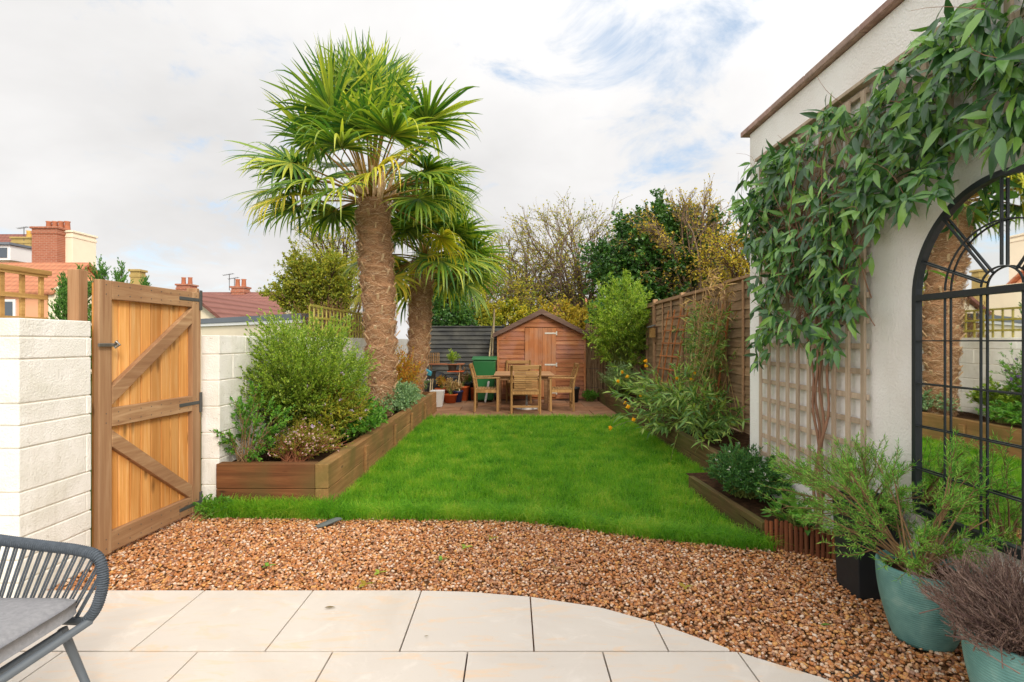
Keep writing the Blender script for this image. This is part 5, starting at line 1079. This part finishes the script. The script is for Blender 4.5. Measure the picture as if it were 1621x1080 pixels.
t = thing('dormer_window', 'white framed dormer window on the roof at the left edge', 'window', (PX(-8, 27), 27.5, P(0, 413, 27)[2])); a0, _, zt = P(-40, 388, 27); a1, _, zb = P(16, 412, 27)
MB().box((a0, 27, zb), (a1, 30, zt)).build('cheek', M['white'], t, .02); MB().box((a0+.3, 26.97, zb+.12), (a1-.14, 26.995, zt-.14)).build('pane', M['glass'], t); MB().box((a0-.1, 26.85, zt+.003), (a1+.1, 30, zt+.12)).build('roof', M['slate_grey'], t)
chimney_stack('tall weathered brick chimney stack above the orange roof', 50, 90, 362, 424, 26, M['brick'], 1.6, 4)
chimney_stack('cream rendered chimney stack joined behind the brick one', 91, 115, 368, 424, 26.5, M['cream'], 1.5)
chimney_stack('ochre rendered chimney with one yellow pot left of the brick stack', 18, 48, 378, 424, 29, M['ochre'], 1.0, 1, M['yellow_pot'])
aerial('tv aerial on the ochre chimney stack', 38, 360, 29, 1.0)
# centre-left roofs
hC = gable_house('bungalow with plum brown tiled roof seen over the gate end', -24, PX(425, 26), 26, 34, P(0, 502, 26)[2], P(0, 466, 30)[2], M['cream'], M['tile_brown'])
hD = gable_house('orange tiled roof house right of the brown roofed bungalow', PX(388, 34), PX(452, 34), 34, 42, P(0, 505, 34)[2], P(0, 474, 38)[2], M['cream'], M['tile_orange'])
t = gable_house('small gabled roof with pale verge just behind the gate post', PX(262, 18), PX(345, 18), 18, 24, P(0, 500, 18)[2], P(0, 466, 18)[2], M['cream'], M['tile_brown'], ridge='y')
chimney_stack('square brick chimney on the brown bungalow roof', 366, 386, 456, 476, 29.5, M['brick'], .7, 2)
chimney_stack('low brick chimney with pots just above the gate top', 279, 300, 452, 470, 32, M['brick'], .8, 2)
chimney_stack('round looking stone flue with flat cap behind the conifer', 206, 221, 430, 460, 24, M['ochre'], .4, 0)
aerial('tall thin tv aerial left of the square brick chimney', 363, 434, 29.6, .9); aerial('second tv aerial on the square brick chimney top', 371, 440, 29.8, .7)
# garage
t = thing('garage', 'flat roofed cream garage with grey fascia behind the left wall', 'garage', (-3.6, 9.0, 0)); A = np.array((-3.55, 9.0)); B = np.array((-6.9, 11.55)); Cq = A+np.array((1.0, 1.7))*1.0; Dq = B+(Cq-A)
def quadbox(pts, z0, z1): v = [(x, y, z0) for x, y in pts]+[(x, y, z1) for x, y in pts]; return MB().add(v, BOXF)
quadbox([tuple(B), tuple(A), tuple(Cq), tuple(Dq)], 0, 1.70).build('wall', M['cream'], t); 
def grow(pts, e): c = np.mean(pts, 0); return [tuple(np.array(p)+unit(np.array(p)-c)*e) for p in pts]
quadbox(grow([B, A, Cq, Dq], .10), 1.703, 1.76).build('soffit', M['white'], t); quadbox(grow([B, A, Cq, Dq], .14), 1.763, 1.86).build('fascia', M['slate_grey'], t)
tb = gable_house('far orange roofed house behind the autumn hedge', PX(880, 40), PX(960, 40), 40, 46, P(0, 500, 40)[2], P(0, 470, 40)[2], M['cream'], M['tile_orange'])

# ================================================================ BACKGROUND TREES
G_ = 'garden trees beyond the fences'
# tree left of palm
c_ = P(500, 440, 14.5); tree('broadleaf_tree', 'yellow green leafy tree showing left of the tall palm', (c_[0]+.3, 14.5, 0), (c_[0]+.2, 14.5, 1.6), (c_[0]+.05, 14.5, 2.8), (1.35, 1.1, 1.4), 30, 9, 6, 15, .075, .045, M['olive'], M['bark'], .09, fill=3500)
c_ = P(545, 380, 16); tree('broadleaf_tree', 'sparse twiggy branched tree top behind the tall palm trunk', (c_[0]+.2, 16, 0), (c_[0], 16, 2.2), (c_[0]-.05, 16, 3.9), (1.7, 1.3, 1.5), 22, 8, 5, 4, .075, .045, M['goldgreen'], M['bark'], .09)
# dark hedge tree behind black fence left
c_ = P(715, 480, 15.5); tree('holly_tree', 'dark evergreen tree rising over the black fence', (c_[0], 15.5, 0), (c_[0], 15.5, 1.0), (c_[0]-.1, 15.5, 1.9), (.95, .8, 1.3), 26, 8, 6, 14, .085, .05, M['ivy'], M['bark_dark'], .08, fill=4200)
# sparse trees
c_ = P(760, 420, 17); tree('sparse_tree', 'thin crowned tree with few yellow leaves right of the palms', (c_[0], 17, 0), (c_[0], 17, 1.9), (c_[0]-.1, 17, 3.4), (1.7, 1.1, 2.0), 18, 10, 8, 5, .08, .055, M['goldgreen'], M['twig_brown'], .085, minr=.008, up=-.05, blen=.9)
c_ = P(890, 400, 18); tree('sparse_tree', 'nearly bare branching tree directly above the shed roof', (c_[0]+.8, 18, 0), (c_[0]+.75, 18, 1.6), (c_[0]-.05, 18, 4.1), (2.3, 1.3, 2.2), 22, 12, 10, 3, .075, .05, M['goldgreen'], M['twig_brown'], .10, minr=.0065, up=-.12, blen=1.3)
c_ = P(835, 420, 19); tree('sparse_tree', 'twiggy bare tree with a few leaves above the leaning poles', (c_[0], 19, 0), (c_[0], 19, 1.9), (c_[0]+.1, 19, 4.0), (1.9, 1.2, 2.3), 18, 11, 9, 3, .075, .05, M['goldgreen'], M['twig_brown'], .09, minr=.008, up=-.02, blen=1.0)
c_ = P(660, 380, 18); tree('sparse_tree', 'bare twigged treetop seen between the two palm crowns', (c_[0], 18, 0), (c_[0], 18, 2.0), (c_[0]+.9, 18, 3.2), (1.7, 1.1, 1.6), 14, 8, 6, 3, .08, .05, M['goldgreen'], M['bark'], .08, minr=.008)
# yellow hedge behind shed
for k, (px, py, rx, rz, lb, mk) in enumerate(((800, 500, 1.1, .95, 'golden yellow hedge bush behind the leaning poles', 'goldgreen'), (885, 500, 1.35, .95, 'amber leaved hedge bush directly behind the shed roof', 'yellow'), (750, 512, 1.0, .9, 'olive green hedge bush above the middle of the black fence', 'olive'))):
    c_ = P(px, py, 15.8+k*.3); tree('hedge_bush', lb, (c_[0], 15.8+k*.3, 0), (c_[0], 15.8+k*.3, .6), (c_[0], 15.8+k*.3, c_[2]-.35), (rx, .8, rz), 26, 8, 6, 10, .08, .055, M[mk], M['bark_dark'], .06, fill=1600, cat='bush')
# ivy covered tree
c_ = P(1040, 395, 16); tree('ivy_covered_tree', 'big dark ivy covered tree rising over the right fence', (c_[0], 16, 0), (c_[0], 16, 1.6), (c_[0]+.15, 16, 3.55), (2.15, 1.5, 2.1), 66, 10, 6, 14, .11, .085, M['ivy'], M['bark_dark'], .16, fill=16000, shell=.6)
c_ = P(1075, 350, 15); tree('autumn_tree', 'sparse tree with bright yellow leaves in front of the ivy', (c_[0]+.6, 15, 0), (c_[0]+.5, 15, 2.0), (c_[0]+.25, 14.8, 4.1), (2.3, .9, 1.9), 34, 10, 7, 2, .075, .05, M['yellow'], M['twig_brown'], .08, minr=.007, lo=-.2, up=0)
c_ = P(1150, 400, 13); tree('autumn_tree', 'yellow leaved branches above the fence beside the white wall', (c_[0]+.5, 13, 0), (c_[0]+.4, 13, 1.9), (c_[0]+.2, 13, 3.2), (1.1, .8, 1.25), 22, 9, 7, 3, .07, .05, M['yellow'], M['bark'], .06)
c_ = P(985, 470, 14.2); tree('laurel_bush', 'dark leafed bush behind the reed screen', (c_[0], 14.2, 0), (c_[0], 14.2, .8), (c_[0]-.1, 14.2, 1.9), (.8, .7, .9), 22, 7, 6, 12, .09, .05, M['dkgreen'], M['bark_dark'], .06, fill=1500, cat='bush')
# conifers behind gate
def conifer(label, px, py0, Y, h, r):
    x, _, zt = P(px, py0, Y); t = thing('conifer', label, 'conifer', (x, Y, zt-h)); MB().tube([(x, Y, 0), (x, Y, zt-.1)], [.07, .01], 6).build('trunk', M['bark_dark'], t)
    T = []; nn = 70
    for k in range(nn):
        u_ = (k+.5)/nn; a_ = k*2.4; T.append((x+cos(a_)*r*u_**.7*rng.uniform(.6, 1.15), Y+sin(a_)*r*u_**.7, zt-h*.95*u_+r*.35*rng.uniform(0, 1)))
    T = np.array(T); B0 = np.stack([np.full(nn, x), np.full(nn, Y), T[:, 2]-.25], -1); C1 = bez(B0, (B0+T)/2, T+np.array((0, 0, .1)), 5); C2 = kids(C1, 12, .15, 1., .2, .7, .45, 4, None)
    mb = MB(); tubes(mb, C1, taper(nn, 5, .012, .004), 3); mb.build('branches', M['bark_dark'], t)
    p, d = leaf_pts(C2, 16, 0, 1., .7, .4); mb = MB(); leaves(mb, p, d, .055, .02, 1, .1, .2, .8); mb.build('crown', M['conifer'], t)
M['conifer'] = leafmat('conifer_foliage', [(.04, .11, .025), (.08, .19, .035), (.15, .28, .06)], .6, .25, .2)
for px, py, r_, lb in ((160, 434, 1.0, 'tallest conifer tip behind the gate top rail'), (128, 442, .85, 'conifer tip immediately right of the square gate post'), (192, 438, .8, 'conifer tip behind the middle of the gate rail'), (230, 452, .45, 'rightmost low conifer tip beyond the gate')): conifer(lb, px, py, 15, 3., r_)
conifer('conifer foliage seen between trellis and square gate post', 104, 455, 12, 1.8, .45)
# dry buddleia hedge top behind trellis
shrub('dry_hedge', 'pinkish brown dry seed head hedge behind the yellow green trellis', 'hedge', (-3.2, 9.4, 0), (-3.15, 9.3, 1.45), (.7, .8, .62), 120, 8, .22, 14, .05, .012, M['pinkbrown'], M['twig_tan'], lo=-.2, up=.6, lup=.8, fill=2500)
shrub('ivy_hedge', 'green leafy hedge seen over the white wall right of the palm trunks', 'hedge', (-3.0, 11.6, 0), (-2.95, 11.6, 1.1), (.45, .7, .65), 70, 7, .2, 12, .06, .035, M['midgreen'], M['twig_tan'], lo=-.4, fill=1500)
